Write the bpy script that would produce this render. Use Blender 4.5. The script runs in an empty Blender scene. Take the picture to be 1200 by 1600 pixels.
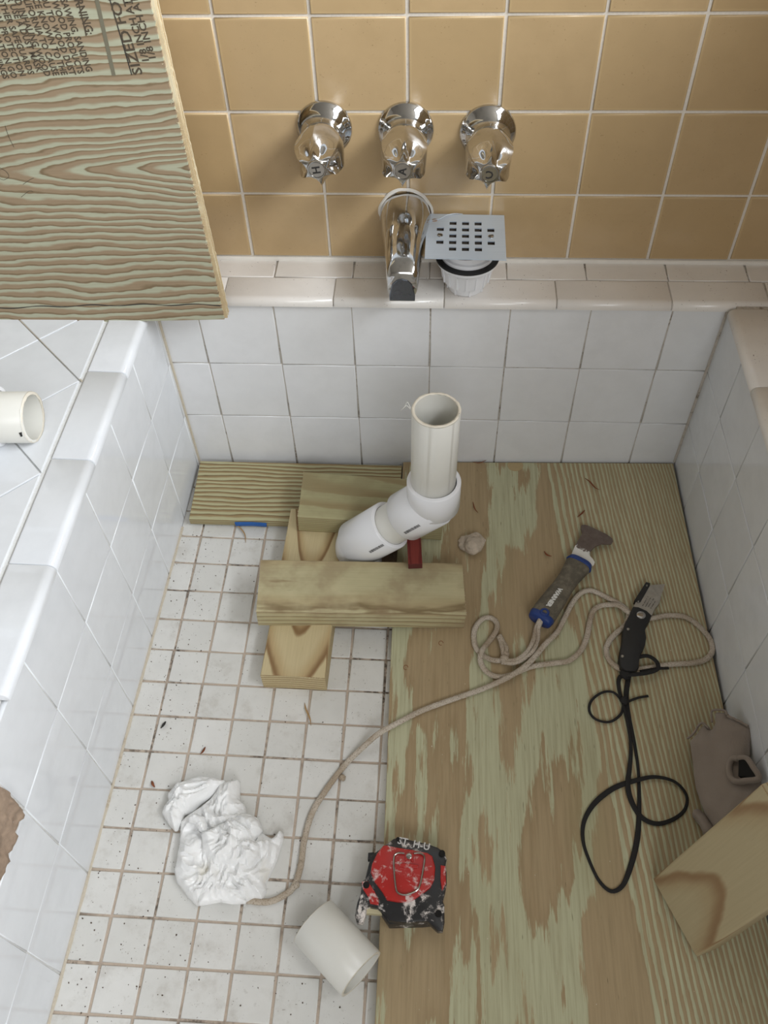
import bpy, bmesh, math, random
import numpy as np
from mathutils import Vector, Matrix, noise as mnoise
random.seed(7)
C = bpy.context.scene.collection
# ------------------------------------------------------------------ camera
CAM = np.array([.0055, -.9625, .7582]); EUL = (.6715, .0261, .0518); FPX = 1354.14
cam = bpy.data.objects.new('camera', bpy.data.cameras.new('camera')); C.objects.link(cam)
cam.location = CAM; cam.rotation_euler = EUL
cam.data.sensor_fit = 'VERTICAL'; cam.data.sensor_height = 24; cam.data.lens = FPX / 1600 * 24
cam.data.clip_start = .02
bpy.context.scene.camera = cam
# ------------------------------------------------------------------ world, light, exposure
w = bpy.data.worlds.new('world'); bpy.context.scene.world = w; w.use_nodes = True
bg = w.node_tree.nodes['Background']; bg.inputs[0].default_value = (.86, .93, 1, 1); bg.inputs[1].default_value = .9
def area(name, loc, target, sx, sy, power, col):
    l = bpy.data.lights.new(name, 'AREA'); l.shape = 'RECTANGLE'; l.size = sx; l.size_y = sy; l.energy = power; l.color = col
    o = bpy.data.objects.new(name, l); C.objects.link(o); o.location = loc
    o.rotation_euler = (Vector(target) - Vector(loc)).to_track_quat('-Z', 'Y').to_euler(); return o
area('window_daylight', (1.40, -.85, 1.35), (-.2, -.3, -.2), 1.3, .9, 76, (.92, .96, 1))
area('window_daylight', (.45, -2.3, 1.35), (-.1, 0, 0), 1.3, .8, 18, (.95, .97, 1))
vs = bpy.context.scene.view_settings
vs.view_transform = 'Standard'; vs.look = 'None'; vs.gamma = 1; vs.use_curve_mapping = False; vs.exposure = 0.12

# ------------------------------------------------------------------ measuring helper: photograph pixel -> point on a real level plane
_cx, _sx, _cy, _sy, _cz, _sz = [f(a) for a in EUL for f in (math.cos, math.sin)]
RM = (np.array([[_cz, -_sz, 0], [_sz, _cz, 0], [0, 0, 1]]) @ np.array([[_cy, 0, _sy], [0, 1, 0], [-_sy, 0, _cy]]) @
      np.array([[1, 0, 0], [0, _cx, -_sx], [0, _sx, _cx]]))
def at(u, v, z, ax=2):
    d = RM @ np.array([(u - 600) / FPX, -(v - 800) / FPX, -1]); t = (z - CAM[ax]) / d[ax]
    return Vector(CAM + t * d)
PLYZ = -.313
def plyz(x): return -.3158 + .024 * (x + .04)           # the plywood sheet lies slightly tilted
def onply(u, v, h=0):
    z = -.31
    for _ in range(4): p = at(u, v, z + h); z = plyz(p.x)
    return at(u, v, z + h)
def floorz(x, y=-.4):
    z = -.3319 - .01753 * (x + .3544) - .0046 * (y + .1064)
    if x > -.02: z = -.3319 - .01753 * .3344 - .0046 * (y + .1064) + .022 * (x + .02)
    return z
def onfloor(u, v, h=0):
    z = -.333
    for _ in range(4): p = at(u, v, z + h); z = floorz(p.x, p.y)
    return at(u, v, z + h)

# ------------------------------------------------------------------ material helpers
def srgb(r, g, b):
    return tuple(((c / 255) / 12.92 if c / 255 <= .04045 else ((c / 255 + .055) / 1.055) ** 2.4) for c in (r, g, b)) + (1,)
class Mat:
    def __init__(s, name, rough=.5, metal=0, spec=.5, coat=0):
        s.m = bpy.data.materials.new(name); s.m.use_nodes = True; s.t = s.m.node_tree
        s.b = s.t.nodes['Principled BSDF']; s.set('Roughness', rough); s.set('Metallic', metal); s.set('Specular IOR Level', spec)
        if coat: s.set('Coat Weight', coat); s.set('Coat Roughness', .06)
        s._c = None
    def _in(s, sock, v):
        if isinstance(v, bpy.types.NodeSocket): s.t.links.new(v, sock)
        elif hasattr(v, '__len__') and len(sock.default_value) == 4 and len(v) == 3: sock.default_value = (*v, 1)
        else: sock.default_value = v
    def set(s, k, v): s._in(s.b.inputs[k], v); return s
    def coord(s, kind='Object'):
        if not s._c: s._c = s.t.nodes.new('ShaderNodeTexCoord')
        return s._c.outputs[kind]
    def rnd(s): return s.t.nodes.new('ShaderNodeObjectInfo').outputs['Random']
    def m_(s, op, a, b=None, c=None):
        n = s.t.nodes.new('ShaderNodeMath'); n.operation = op
        for i, v in enumerate((a, b, c)):
            if v is not None: s._in(n.inputs[i], v)
        return n.outputs[0]
    def vm(s, op, a, b):
        n = s.t.nodes.new('ShaderNodeVectorMath'); n.operation = op; s._in(n.inputs[0], a); s._in(n.inputs[1], b); return n.outputs[0]
    def mapv(s, sc=(1, 1, 1), loc=(0, 0, 0), src=None):
        n = s.t.nodes.new('ShaderNodeMapping'); s._in(n.inputs[0], src or s.coord()); n.inputs['Scale'].default_value = sc; n.inputs['Location'].default_value = loc
        return n.outputs[0]
    def noise(s, scale=5, detail=3, rough=.5, sc=(1, 1, 1), loc=(0, 0, 0), src=None, dist=0):
        n = s.t.nodes.new('ShaderNodeTexNoise'); s._in(n.inputs['Vector'], s.mapv(sc, loc, src))
        n.inputs['Scale'].default_value = scale; n.inputs['Detail'].default_value = detail; n.inputs['Roughness'].default_value = rough
        n.inputs['Distortion'].default_value = dist; return n.outputs['Fac']
    def vor(s, scale=5, sc=(1, 1, 1), feat='F1'):
        n = s.t.nodes.new('ShaderNodeTexVoronoi'); n.feature = feat; s._in(n.inputs['Vector'], s.mapv(sc)); n.inputs['Scale'].default_value = scale; return n.outputs['Distance']
    def ramp(s, f, stops, interp='LINEAR'):
        n = s.t.nodes.new('ShaderNodeValToRGB'); s._in(n.inputs[0], f); e = n.color_ramp.elements; n.color_ramp.interpolation = interp
        while len(e) < len(stops): e.new(.5)
        for el, (p, c) in zip(e, stops): el.position = p; el.color = c if hasattr(c, '__len__') else (c, c, c, 1)
        return n.outputs[0]
    def step(s, f, a, b):
        n = s.t.nodes.new('ShaderNodeMapRange'); n.interpolation_type = 'SMOOTHSTEP'; s._in(n.inputs[0], f)
        n.inputs[1].default_value = a; n.inputs[2].default_value = b; return n.outputs[0]
    def mix(s, f, a, b, mode='MIX'):
        n = s.t.nodes.new('ShaderNodeMix'); n.data_type = 'RGBA'; n.blend_type = mode
        s._in(n.inputs[0], f); s._in(n.inputs[6], a); s._in(n.inputs[7], b); return n.outputs[2]
    def sep(s, v=None):
        n = s.t.nodes.new('ShaderNodeSeparateXYZ'); s._in(n.inputs[0], v or s.coord()); return n.outputs
    def col(s, v): return s.set('Base Color', v)
    def bump(s, h, strength=.3, dist=.001):
        n = s.t.nodes.new('ShaderNodeBump'); n.inputs['Strength'].default_value = strength; n.inputs['Distance'].default_value = dist
        s._in(n.inputs['Height'], h); s.set('Normal', n.outputs[0]); return s

def plain(name, c, rough=.5, metal=0, coat=0, var=.06, nscale=60):
    m = Mat(name, rough, metal, coat=coat); c = srgb(*c)
    dk = tuple(x * (1 - var * 2) for x in c[:3]) + (1,); lt = tuple(min(1, x * (1 + var)) for x in c[:3]) + (1,)
    m.col(m.mix(m.noise(nscale, 4, .6), dk, lt)); return m.m

def tile_mat(name, c1, c2, rough, speck=None, coat=0, wav=.05, dirt=0, edge=None):
    m = Mat(name, rough, coat=coat)
    c = m.mix(m.rnd(), srgb(*c1), srgb(*c2))
    oi = m.t.nodes.new('ShaderNodeObjectInfo'); off = m.vm('SCALE', oi.outputs['Location'], (0, 0, 0))
    m.t.nodes[-1].inputs['Scale'].default_value = 7.3
    pos = m.vm('ADD', m.coord(), off)
    mo = m.noise(28, 4, .6, src=pos)
    c = m.mix(m.step(mo, .3, .75), c, m.mix(.5, c, srgb(*[x * .965 for x in c1])))
    if edge:
        gx = m.sep(m.coord('Generated'))
        ax = m.m_('ABSOLUTE', m.m_('SUBTRACT', gx[0], .5)); ay = m.m_('ABSOLUTE', m.m_('SUBTRACT', gx[1], .5))
        c = m.mix(m.m_('MULTIPLY', m.step(m.m_('MAXIMUM', ax, ay), .46, .5), .45), c, srgb(*edge))
    if speck:
        sp = m.noise(420, 2, .5, src=pos); big = m.noise(30, 2, .5, src=pos)
        f = m.m_('MULTIPLY', m.step(sp, .68, .74), m.step(big, .45, .6))
        c = m.mix(f, c, srgb(*speck))
    if dirt:
        d = m.noise(22, 6, .7, src=pos); d2 = m.noise(140, 3, .6, src=pos)
        c = m.mix(m.m_('MULTIPLY', m.step(d, .5, .78), dirt), c, srgb(150, 140, 125))
        c = m.mix(m.m_('MULTIPLY', m.step(d2, .62, .75), dirt * .7), c, srgb(140, 132, 120))
        m.set('Roughness', m.m_('ADD', rough, m.m_('MULTIPLY', d, .25)))
    m.col(c); m.bump(m.noise(18, 2, .4, src=pos), wav, .004); return m.m

def grout_mat(name, light, dark, amt=.5, scale=45):
    m = Mat(name, .9, spec=.2)
    a = m.noise(scale, 4, .65); b = m.noise(scale * 9, 3, .6)
    f = m.m_('MULTIPLY', m.step(a, 1 - amt - .12, 1 - amt + .14), m.step(b, .35, .6))
    m.col(m.mix(f, m.mix(m.noise(300, 2), srgb(*[x * .9 for x in light]), srgb(*light)), srgb(*dark)))
    m.bump(m.noise(500, 3), .6, .0006); return m.m

def wood(name, green, tan, dark=None, along=0, across=1, K=90, g=0, dec=.05, b0=0, a0=0, e=.008, Kz=60, wob=1.0, lo=.35, hi=.6, fine=.35,
         ticks=.5, stain=None, stain_s=9, warm=None, rough=.72, sharp=False, wob_s=(3, 14)):
    """flat-sawn grain: contour bands of a warped field; runs along one local axis"""
    m = Mat(name, rough, spec=.25)
    P = m.sep(); A = P[along]; B = P[across]; Z = P[2]
    sc = [0, 0, 0]; sc[along] = wob_s[0]; sc[across] = wob_s[1]; sc[2] = wob_s[1]
    sf = [0, 0, 0]; sf[along] = 12; sf[across] = 420; sf[2] = 420
    B2 = m.m_('SUBTRACT', B, b0)
    S = m.m_('SQRT', m.m_('ADD', m.m_('MULTIPLY', B2, B2), e * e))
    F = m.m_('ADD', m.m_('MULTIPLY', S, K), m.m_('MULTIPLY', Z, Kz))
    if g:
        E = m.m_('EXPONENT', m.m_('MULTIPLY', S, -1 / dec))
        F = m.m_('SUBTRACT', F, m.m_('MULTIPLY', m.m_('MULTIPLY', m.m_('SUBTRACT', A, a0), g), E))
    F = m.m_('ADD', F, m.m_('MULTIPLY', m.noise(1, 4, .55, sc=tuple(sc), loc=(.3, .7, .1)), wob * 4))
    F = m.m_('ADD', F, m.m_('MULTIPLY', m.noise(1, 3, .6, sc=tuple(x * 6 for x in sc)), wob * .5))
    fr = m.m_('FRACT', F)
    band = m.step(fr, lo, hi)
    if not sharp: band = m.m_('MULTIPLY', band, m.m_('SUBTRACT', 1, m.step(fr, .9, 1.0)))
    else: band = m.m_('MULTIPLY', band, m.m_('SUBTRACT', 1, m.step(fr, .93, 1.0)))
    fib = m.noise(1, 3, .6, sc=tuple(sf))
    c = m.mix(band, srgb(*green), srgb(*tan))
    if dark: c = m.mix(m.m_('MULTIPLY', m.step(fr, .72, .9), m.m_('SUBTRACT', 1, m.step(fr, .9, 1.0))), c, srgb(*dark))
    c = m.mix(m.m_('MULTIPLY', fib, fine), c, srgb(*[x * .62 for x in tan]))
    if stain:
        c = m.mix(m.m_('MULTIPLY', m.step(m.noise(stain_s, 4, .6), .45, .7), .55), c, srgb(*stain))
    if warm:
        c = m.mix(m.m_('MULTIPLY', m.step(m.noise(stain_s * .8, 4, .6, loc=(4, 2, 8)), .45, .7), .5), c, srgb(*warm))
    st = [0, 0, 0]; st[along] = 30; st[across] = 600; st[2] = 600
    tk = m.m_('MULTIPLY', m.step(m.noise(1, 2, .5, sc=tuple(st), loc=(3, 3, 3)), .7, .78), ticks)
    c = m.mix(tk, c, srgb(75, 62, 42))
    m.col(c)
    m.bump(m.m_('ADD', m.m_('MULTIPLY', fib, .7), band), .25, .0006)
    return m.m

M = {}
M['yellow'] = tile_mat('mustard_glaze', (178, 152, 112), (183, 157, 118), .26, speck=(150, 125, 90), wav=.06, edge=(202, 177, 134))
M['white_back'] = tile_mat('white_glaze', (226, 227, 228), (230, 231, 233), .14, wav=.08)
M['white_side'] = tile_mat('white_gloss_glaze', (222, 225, 229), (229, 232, 236), .06, wav=.07)
M['cream'] = tile_mat('cream_white_glaze', (227, 222, 216), (231, 228, 223), .2, speck=(120, 110, 100), wav=.06)
M['mosaic'] = tile_mat('worn_white_mosaic', (211, 210, 205), (220, 219, 215), .38, speck=(120, 110, 98), wav=.05, dirt=.38)
M['grout_yellow'] = grout_mat('white_grout', (228, 221, 210), (160, 140, 120), .28)
M['grout_back'] = grout_mat('grey_white_grout', (205, 198, 188), (105, 92, 78), .42, 30)
M['grout_left'] = grout_mat('clean_white_grout', (226, 226, 224), (170, 165, 158), .3)
M['grout_floor'] = grout_mat('dirty_brown_grout', (196, 180, 164), (80, 72, 64), .42, 16)
M['grout_tan'] = grout_mat('stained_tan_grout', (208, 198, 180), (160, 140, 112), .35)
M['caulk'] = plain('white_caulk', (230, 226, 218), .5)
M['mortar'] = plain('brown_mortar', (168, 146, 126), .95, var=.3, nscale=90)
M['pvc'] = plain('off_white_pipe_plastic', (222, 221, 214), .33, var=.03, nscale=20)
M['pvc_cut'] = plain('stained_cut_plastic', (224, 217, 202), .6, var=.1)
M['fitting'] = plain('bright_white_fitting_plastic', (232, 233, 236), .2, var=.015, nscale=20)
M['ink'] = plain('black_ink', (40, 38, 36), .6)
M['stamp'] = plain('stamp_ink', (74, 64, 50), .8)
M['smear'] = plain('grey_smeared_ink', (112, 108, 90), .8)
M['black'] = plain('black_plastic', (30, 29, 29), .5, var=.2)
M['rubber'] = plain('black_rubber', (22, 22, 22), .7)
M['blue'] = plain('blue_plastic', (34, 62, 128), .4, var=.15)
M['bluetape'] = plain('bright_blue_plastic', (32, 92, 165), .5, var=.1)
M['redwood'] = wood('red_brown_wood', (118, 52, 44), (96, 38, 34), along=1, across=0, K=200, Kz=120, fine=.5, ticks=.3)
M['shaving'] = plain('reddish_bark_shaving', (130, 72, 40), .8, var=.25)
M['shaving_tan'] = plain('tan_wood_shaving', (172, 138, 92), .8, var=.25)
M['debris'] = plain('dark_grit', (92, 76, 62), .9, var=.35)
M['rock'] = plain('pinkish_grey_mortar_chunk', (196, 182, 164), .95, var=.2, nscale=120)
M['lace'] = plain('black_woven_lace', (26, 24, 23), .8)
M['hollow_shade'] = plain('painted_hollow_shade', (16, 14, 12), .9)  # near-black that stands in for the shade inside holes

def chrome_mat(name='chrome', rough=.07, c=(205, 205, 205)):
    m = Mat(name, rough, 1); m.col(m.mix(m.step(m.noise(90, 3, .6), .5, .8), srgb(*c), srgb(*[x * .88 for x in c])))
    m.set('Roughness', m.m_('ADD', rough, m.m_('MULTIPLY', m.step(m.noise(60, 4, .7), .5, .8), .12))); return m.m
M['chrome'] = chrome_mat(); M['chrome_dull'] = chrome_mat('worn_chrome', .2, (176, 174, 170))
m = Mat('brushed_steel', .38, .45); m.col(m.mix(m.noise(1, 3, .5, sc=(8, 700, 1)), srgb(196, 210, 226), srgb(214, 226, 238))); M['steel'] = m.m
m = Mat('worn_knife_metal', .4, .8); m.col(m.mix(m.noise(120, 3), srgb(150, 146, 138), srgb(188, 184, 176))); M['knife'] = m.m
m = Mat('rusty_blade', .6, .3)
c = m.mix(m.noise(90, 5, .7), srgb(82, 66, 58), srgb(128, 116, 108))
c = m.mix(m.m_('MULTIPLY', m.step(m.m_('ADD', m.m_('MULTIPLY', m.sep()[0], 38), m.m_('MULTIPLY', m.noise(230, 5, .7), 1.0)), -.5, -.38), 1), c, srgb(232, 230, 224)); m.col(c)
m.bump(m.noise(200, 5), .5, .0008); M['rust'] = m.m
m = Mat('grey_brown_rubber', .7); m.col(m.mix(m.step(m.noise(80, 5, .7), .4, .7), srgb(92, 86, 74), srgb(122, 114, 98))); m.bump(m.noise(300, 3), .3, .0005); M['grip'] = m.m
# braided cord
m = Mat('braided_white_cord', .9, spec=.1)
br = m.noise(700, 3, .6); c = m.mix(m.step(m.noise(25, 3), .3, .7), srgb(176, 160, 140), srgb(206, 196, 182)); c = m.mix(m.step(br, .5, .7), c, srgb(140, 124, 104)); m.col(c)
m.bump(br, 1, .0012); M['cord'] = m.m
# tape measure paints
def scuffed(name, base, white=(222, 214, 208), t=.52):
    m = Mat(name, .38, spec=.5)
    n1 = m.noise(34, 6, .72, dist=.4); n2 = m.noise(150, 4, .7)
    f = m.step(m.m_('ADD', m.m_('MULTIPLY', n1, .75), m.m_('MULTIPLY', n2, .25)), t, t + .09)
    m.col(m.mix(f, m.mix(m.noise(60, 3), srgb(*base), srgb(*[x * .8 for x in base])), srgb(*white)))
    m.set('Roughness', m.m_('ADD', .3, m.m_('MULTIPLY', f, .5))); m.bump(f, .3, .0004); return m.m
M['tape_red'] = scuffed('scuffed_red_plastic', (190, 44, 40), (214, 190, 186), t=.50); M['tape_black'] = scuffed('scuffed_black_rubber', (46, 46, 48), t=.525)
# glove and wet wipe
m = Mat('grey_brown_knit', .95, spec=.1); kn = m.noise(1, 2, .5, sc=(900, 260, 260))
m.col(m.mix(m.noise(30, 4), srgb(138, 126, 116), srgb(157, 145, 134))); m.bump(kn, .5, .0008); m.set('Sheen Weight', .2); M['glove'] = m.m
m = Mat('white_plastic_film', .22, spec=.5); yel = m.step(m.noise(16, 3, .5, loc=(2, 5, 1)), .62, .75)
m.col(m.mix(m.m_('MULTIPLY', yel, .25), srgb(240, 240, 239), srgb(226, 214, 176))); m.set('Subsurface Weight', .12); m.set('Subsurface Radius', (.004, .004, .004)); m.set('Subsurface Scale', 1)
m.bump(m.noise(300, 4, .6), .35, .0012); M['film'] = m.m

# woods
GR, TN = (166, 164, 122), (152, 128, 90)
M['board_edge'] = wood('pale_sawn_plywood_edge', (236, 224, 192), (206, 184, 146), along=1, across=2, K=260, Kz=0, fine=.5, ticks=.5)
m = wood('upright_plywood_face', (182, 184, 160), (158, 138, 112), dark=(128, 110, 84), along=0, across=1, K=82, g=22, dec=.045, b0=.212, a0=-.25, e=.006, Kz=0, wob=1.25, lo=.2, hi=.5, fine=.38, ticks=.35, rough=.75, wob_s=(3.4, 9))
M['board'] = m
M['strip'] = wood('striped_plywood_strip', (190, 186, 148), (158, 136, 98), dark=(118, 98, 68), along=0, across=1, K=120, Kz=200, wob=.9, lo=.3, hi=.6, fine=.4, ticks=.3, wob_s=(3, 12))
M['two_by_four'] = wood('greenish_treated_lumber', (196, 188, 150), (184, 168, 130), dark=(134, 116, 84), along=0, across=1, K=14, Kz=95, wob=.5, lo=.3, hi=.8, fine=.35, ticks=.45, stain=(146, 126, 98), stain_s=14, rough=.78, b0=-.04, warm=(206, 196, 158))
M['back_block'] = wood('olive_treated_lumber', (178, 172, 132), (160, 144, 106), along=0, across=1, K=22, g=10, a0=.0, dec=.04, b0=.02, Kz=220, wob=.4, lo=.3, hi=.8, fine=.35, ticks=.3, stain=(148, 138, 104), stain_s=16)
M['leg_board'] = wood('cathedral_grain_lumber', (206, 190, 150), (188, 164, 122), dark=(138, 108, 74), along=0, across=1, K=20, g=12, dec=.09, b0=-.046, a0=.012, e=.014, Kz=160, wob=.10, lo=.4, hi=.8, fine=.3, ticks=.3)
M['lean_block'] = wood('arched_grain_lumber', (186, 172, 138), (176, 156, 120), dark=(150, 122, 90), along=0, across=1, K=17, g=-7, dec=.2, b0=-.050, a0=.06, e=.022, Kz=160, wob=.13, lo=.5, hi=.85, fine=.25, ticks=.15)

# big plywood sheet: broad pointed green patches on the left, fine lines on the right
m = Mat('treated_plywood_face', .62, spec=.3)
P = m.sep()
fx = m.m_('ADD', m.m_('MULTIPLY', P[0], 3.0), m.m_('MULTIPLY', m.m_('POWER', m.m_('MAXIMUM', m.m_('SUBTRACT', m.m_('ADD', P[0], m.m_('MULTIPLY', P[1], .08)), .225), 0), 1.25), 230))
F = m.m_('ADD', fx, m.m_('MULTIPLY', m.noise(1, 3, .5, sc=(10, 2.3, 1), loc=(1.3, .2, 0)), 3.3))
ed = m.noise(1, 5, .72, sc=(95, 6, 1)); F = m.m_('ADD', F, m.m_('MULTIPLY', m.m_('SUBTRACT', ed, .5), 1.0))
fr = m.m_('FRACT', F); band = m.m_('MULTIPLY', m.step(fr, .36, .44), m.m_('SUBTRACT', 1, m.step(fr, .93, 1)))
c = m.mix(band, srgb(188, 188, 156), srgb(171, 151, 118))
c = m.mix(m.m_('MULTIPLY', m.step(fr, .7, .98), m.m_('MULTIPLY', band, .35)), c, srgb(142, 118, 84))
fib = m.noise(1, 4, .65, sc=(260, 9, 1)); c = m.mix(m.m_('MULTIPLY', m.step(fib, .35, .8), .5), c, srgb(132, 116, 86))
c = m.mix(m.m_('MULTIPLY', m.step(m.noise(1, 3, .5, sc=(14, 3, 1), loc=(5, 5, 0)), .5, .8), .35), c, srgb(150, 142, 104))
tk = m.m_('MULTIPLY', m.step(m.noise(1, 2, .5, sc=(520, 34, 1), loc=(2, 2, 0)), .7, .76), .75); c = m.mix(tk, c, srgb(88, 84, 58))
m.col(c); m.bump(m.m_('ADD', fib, m.m_('MULTIPLY', tk, -1)), .3, .0005); M['plywood'] = m.m

# ------------------------------------------------------------------ object helpers
def link(name, me, mat=None, parent=None, smooth=False):
    o = bpy.data.objects.new(name, me); C.objects.link(o)
    if mat is not None and not me.materials: me.materials.append(mat)
    if parent: o.parent = parent
    return o
def obj(name, bm, mat, parent=None, smooth=True, angle=40):
    me = bpy.data.meshes.new(name); bm.normal_update(); bmesh.ops.recalc_face_normals(bm, faces=bm.faces)
    if smooth:
        for f in bm.faces: f.smooth = True
        a = math.radians(angle)
        for e in bm.edges:
            if len(e.link_faces) == 2 and e.calc_face_angle(0) > a: e.smooth = False
    bm.to_mesh(me); bm.free(); return link(name, me, mat, parent)
def tag(o, label, cat, group=None, kind=None):
    if label: o['label'] = label
    if cat: o['category'] = cat
    if group: o['group'] = group
    if kind: o['kind'] = kind
    return o
def empty(name, loc=(0, 0, 0), label=None, cat=None, group=None, mat4=None):
    o = bpy.data.objects.new(name, None); C.objects.link(o); o.empty_display_size = .02
    if mat4 is not None: o.matrix_world = mat4
    else: o.location = loc
    return tag(o, label, cat, group)
def frame(O, U, V=None, N=None):
    U = Vector(U).normalized()
    if N is None: N = U.cross(Vector(V)).normalized()
    else: N = Vector(N).normalized()
    V = N.cross(U).normalized()
    m = Matrix((U, V, N)).transposed().to_4x4(); m.translation = Vector(O); return m
def poly_prism(bm, pts, z0, z1, ch=0.0, chb=0.0, M4=None):
    """closed polygon (ccw or cw) extruded, chamfered towards the inside at the top"""
    P = [Vector((p[0], p[1])) for p in pts]
    A = sum(P[i].x * P[(i + 1) % len(P)].y - P[(i + 1) % len(P)].x * P[i].y for i in range(len(P)))
    if A < 0: P.reverse()
    n = len(P); off = []
    for i in range(n):
        e1 = (P[i] - P[i - 1]).normalized(); e2 = (P[(i + 1) % n] - P[i]).normalized()
        n1 = Vector((-e1.y, e1.x)); n2 = Vector((-e2.y, e2.x)); b = (n1 + n2)
        b = b / max(.5, b.length_squared / 2) if b.length > 1e-6 else n1
        off.append(b)
    rings = []
    if chb: rings += [(z0, chb), (z0 + chb, 0)]
    else: rings += [(z0, 0)]
    if ch: rings += [(z1 - ch, 0), (z1 - ch * .3, ch * .3), (z1, ch)]
    else: rings += [(z1, 0)]
    vr = []
    for z, d in rings:
        vs_ = []
        for p, b in zip(P, off):
            q = p + b * d; co = Vector((q.x, q.y, z)); vs_.append(bm.verts.new(M4 @ co if M4 else co))
        vr.append(vs_)
    for a, b in zip(vr[:-1], vr[1:]):
        for i in range(n): bm.faces.new((a[i], a[(i + 1) % n], b[(i + 1) % n], b[i]))
    bm.faces.new(vr[-1]); bm.faces.new(list(reversed(vr[0])))
    return bm
def lathe(bm, prof, axis_m=None, seg=48, caps=(False, False), fr=None):
    rings = []
    for r, z in prof:
        ring = []
        for i in range(seg):
            t = 2 * math.pi * i / seg; co = Vector((r * math.cos(t), r * math.sin(t), z))
            ring.append(bm.verts.new(axis_m @ co if axis_m else co))
        rings.append(ring)
    for a, b in zip(rings[:-1], rings[1:]):
        for i in range(seg): bm.faces.new((a[i], a[(i + 1) % seg], b[(i + 1) % seg], b[i]))
    if caps[0]: bm.faces.new(list(reversed(rings[0])))
    if caps[1]: bm.faces.new(rings[-1])
    return bm
def loft(bm, rings, closed_caps=True):
    V = [[bm.verts.new(p) for p in r] for r in rings]; n = len(V[0])
    for a, b in zip(V[:-1], V[1:]):
        for i in range(n): bm.faces.new((a[i], a[(i + 1) % n], b[(i + 1) % n], b[i]))
    if closed_caps: bm.faces.new(list(reversed(V[0]))); bm.faces.new(V[-1])
    return bm
def catmull(P, step=.004):
    P = [Vector(p) for p in P]; P = [P[0] * 2 - P[1]] + P + [P[-1] * 2 - P[-2]]; out = []
    for i in range(1, len(P) - 2):
        a, b, c, d = P[i - 1:i + 3]; n = max(2, int((c - b).length / step))
        for k in range(n):
            t = k / n; out.append(.5 * ((2 * b) + (c - a) * t + (2 * a - 5 * b + 4 * c - d) * t * t + (3 * b - a - 3 * c + d) * t ** 3))
    out.append(P[-2]); return out
def sweep(bm, pts, wd, ht, seg=10, step=.004, taper=None, lump=0, raw=False):
    Q = pts if raw else catmull(pts, step); rings = []
    for i, p in enumerate(Q):
        t = (Q[min(i + 1, len(Q) - 1)] - Q[max(i - 1, 0)]).normalized()
        up = Vector((0, 0, 1)) if abs(t.z) < .93 else Vector((0, 1, 0))
        s = t.cross(up).normalized(); u = s.cross(t).normalized(); k = 1
        if taper: k = taper(i / (len(Q) - 1))
        if lump: k *= 1 + lump * math.sin(i * 2.1)
        rings.append([p + s * (math.cos(2 * math.pi * j / seg) * wd / 2 * k) + u * (math.sin(2 * math.pi * j / seg) * ht / 2 * k) for j in range(seg)])
    return loft(bm, rings)

_tiles = {}
def tile_mesh(w_, h_, t, ch, mat):
    k = (round(w_, 4), round(h_, 4), t, mat.name)
    if k not in _tiles:
        bm = bmesh.new(); poly_prism(bm, [(0, 0), (w_, 0), (w_, h_), (0, h_)], 0, t, ch)
        me = bpy.data.meshes.new('tile'); bmesh.ops.recalc_face_normals(bm, faces=bm.faces)
        for f in bm.faces: f.smooth = not (f.normal.z > .99)
        bm.to_mesh(me); bm.free(); me.materials.append(mat); _tiles[k] = me
    return _tiles[k]
def put_tile(parent, F4, u0, v0, u1, v1, t, ch, mat, g, jit=.0003, name='tile', sink=0):
    me = tile_mesh(u1 - u0 - g, v1 - v0 - g, t, ch, mat)
    o = bpy.data.objects.new(name, me); C.objects.link(o)
    L = Matrix.Translation((u0 + g / 2 + random.uniform(-jit, jit), v0 + g / 2 + random.uniform(-jit, jit), -t + random.uniform(-jit, jit) * .8 - sink))
    L = L @ Matrix.Rotation(random.uniform(-1, 1) * jit * 6, 4, 'X') @ Matrix.Rotation(random.uniform(-1, 1) * jit * 6, 4, 'Y')
    o.parent = parent; o.matrix_local = F4 @ L; return o
def slab(name, pts, F4, z0, z1, mat, kind='structure'):
    bm = bmesh.new(); poly_prism(bm, pts, z0, z1, 0, M4=F4); o = obj(name, bm, mat, smooth=False); o['kind'] = kind; return o
def rect(u0, v0, u1, v1): return [(u0, v0), (u1, v0), (u1, v1), (u0, v1)]

# ================================================================== SETTING
P_ = .1095; TH = .006
PAINT = plain('pale_wall_paint', (140, 132, 120), .8, var=.02)
FD = frame((0, 0, 0), (1, 0, 0), V=(0, 1, 0))
slab('ceiling', rect(-1.9, -2.6, 2.2, .14), FD, 1.75, 1.8, PAINT)
slab('wall_front', rect(-1.9, -2.65, 2.2, -2.6), FD, -1.2, 1.75, PAINT)
slab('wall_far_left', rect(-1.95, -2.65, -1.9, .14), FD, -1.2, 1.75, PAINT)
LZ = .014            # ledge level
# --- mustard tiled back wall
YP = .1115; YY = .0851
Fy = frame((-.0334, YY, .3402), (1, 0, 0), N=(0, -1, 0))     # v axis = up
wall = slab('wall_back', rect(-1.3, -.36, .62, .34), Fy, -.05, -.0022, M['grout_yellow'])
for i in range(-9, 5):
    for k in range(-3, 3):
        v0 = k * YP; v1 = v0 + YP
        if k == -3: v0 = -.3402 + .0185
        u1 = min((i + 1) * YP, .62); put_tile(wall, Fy, i * YP, v0, u1, v1, TH, .0012, M['yellow'], .0038)
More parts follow.
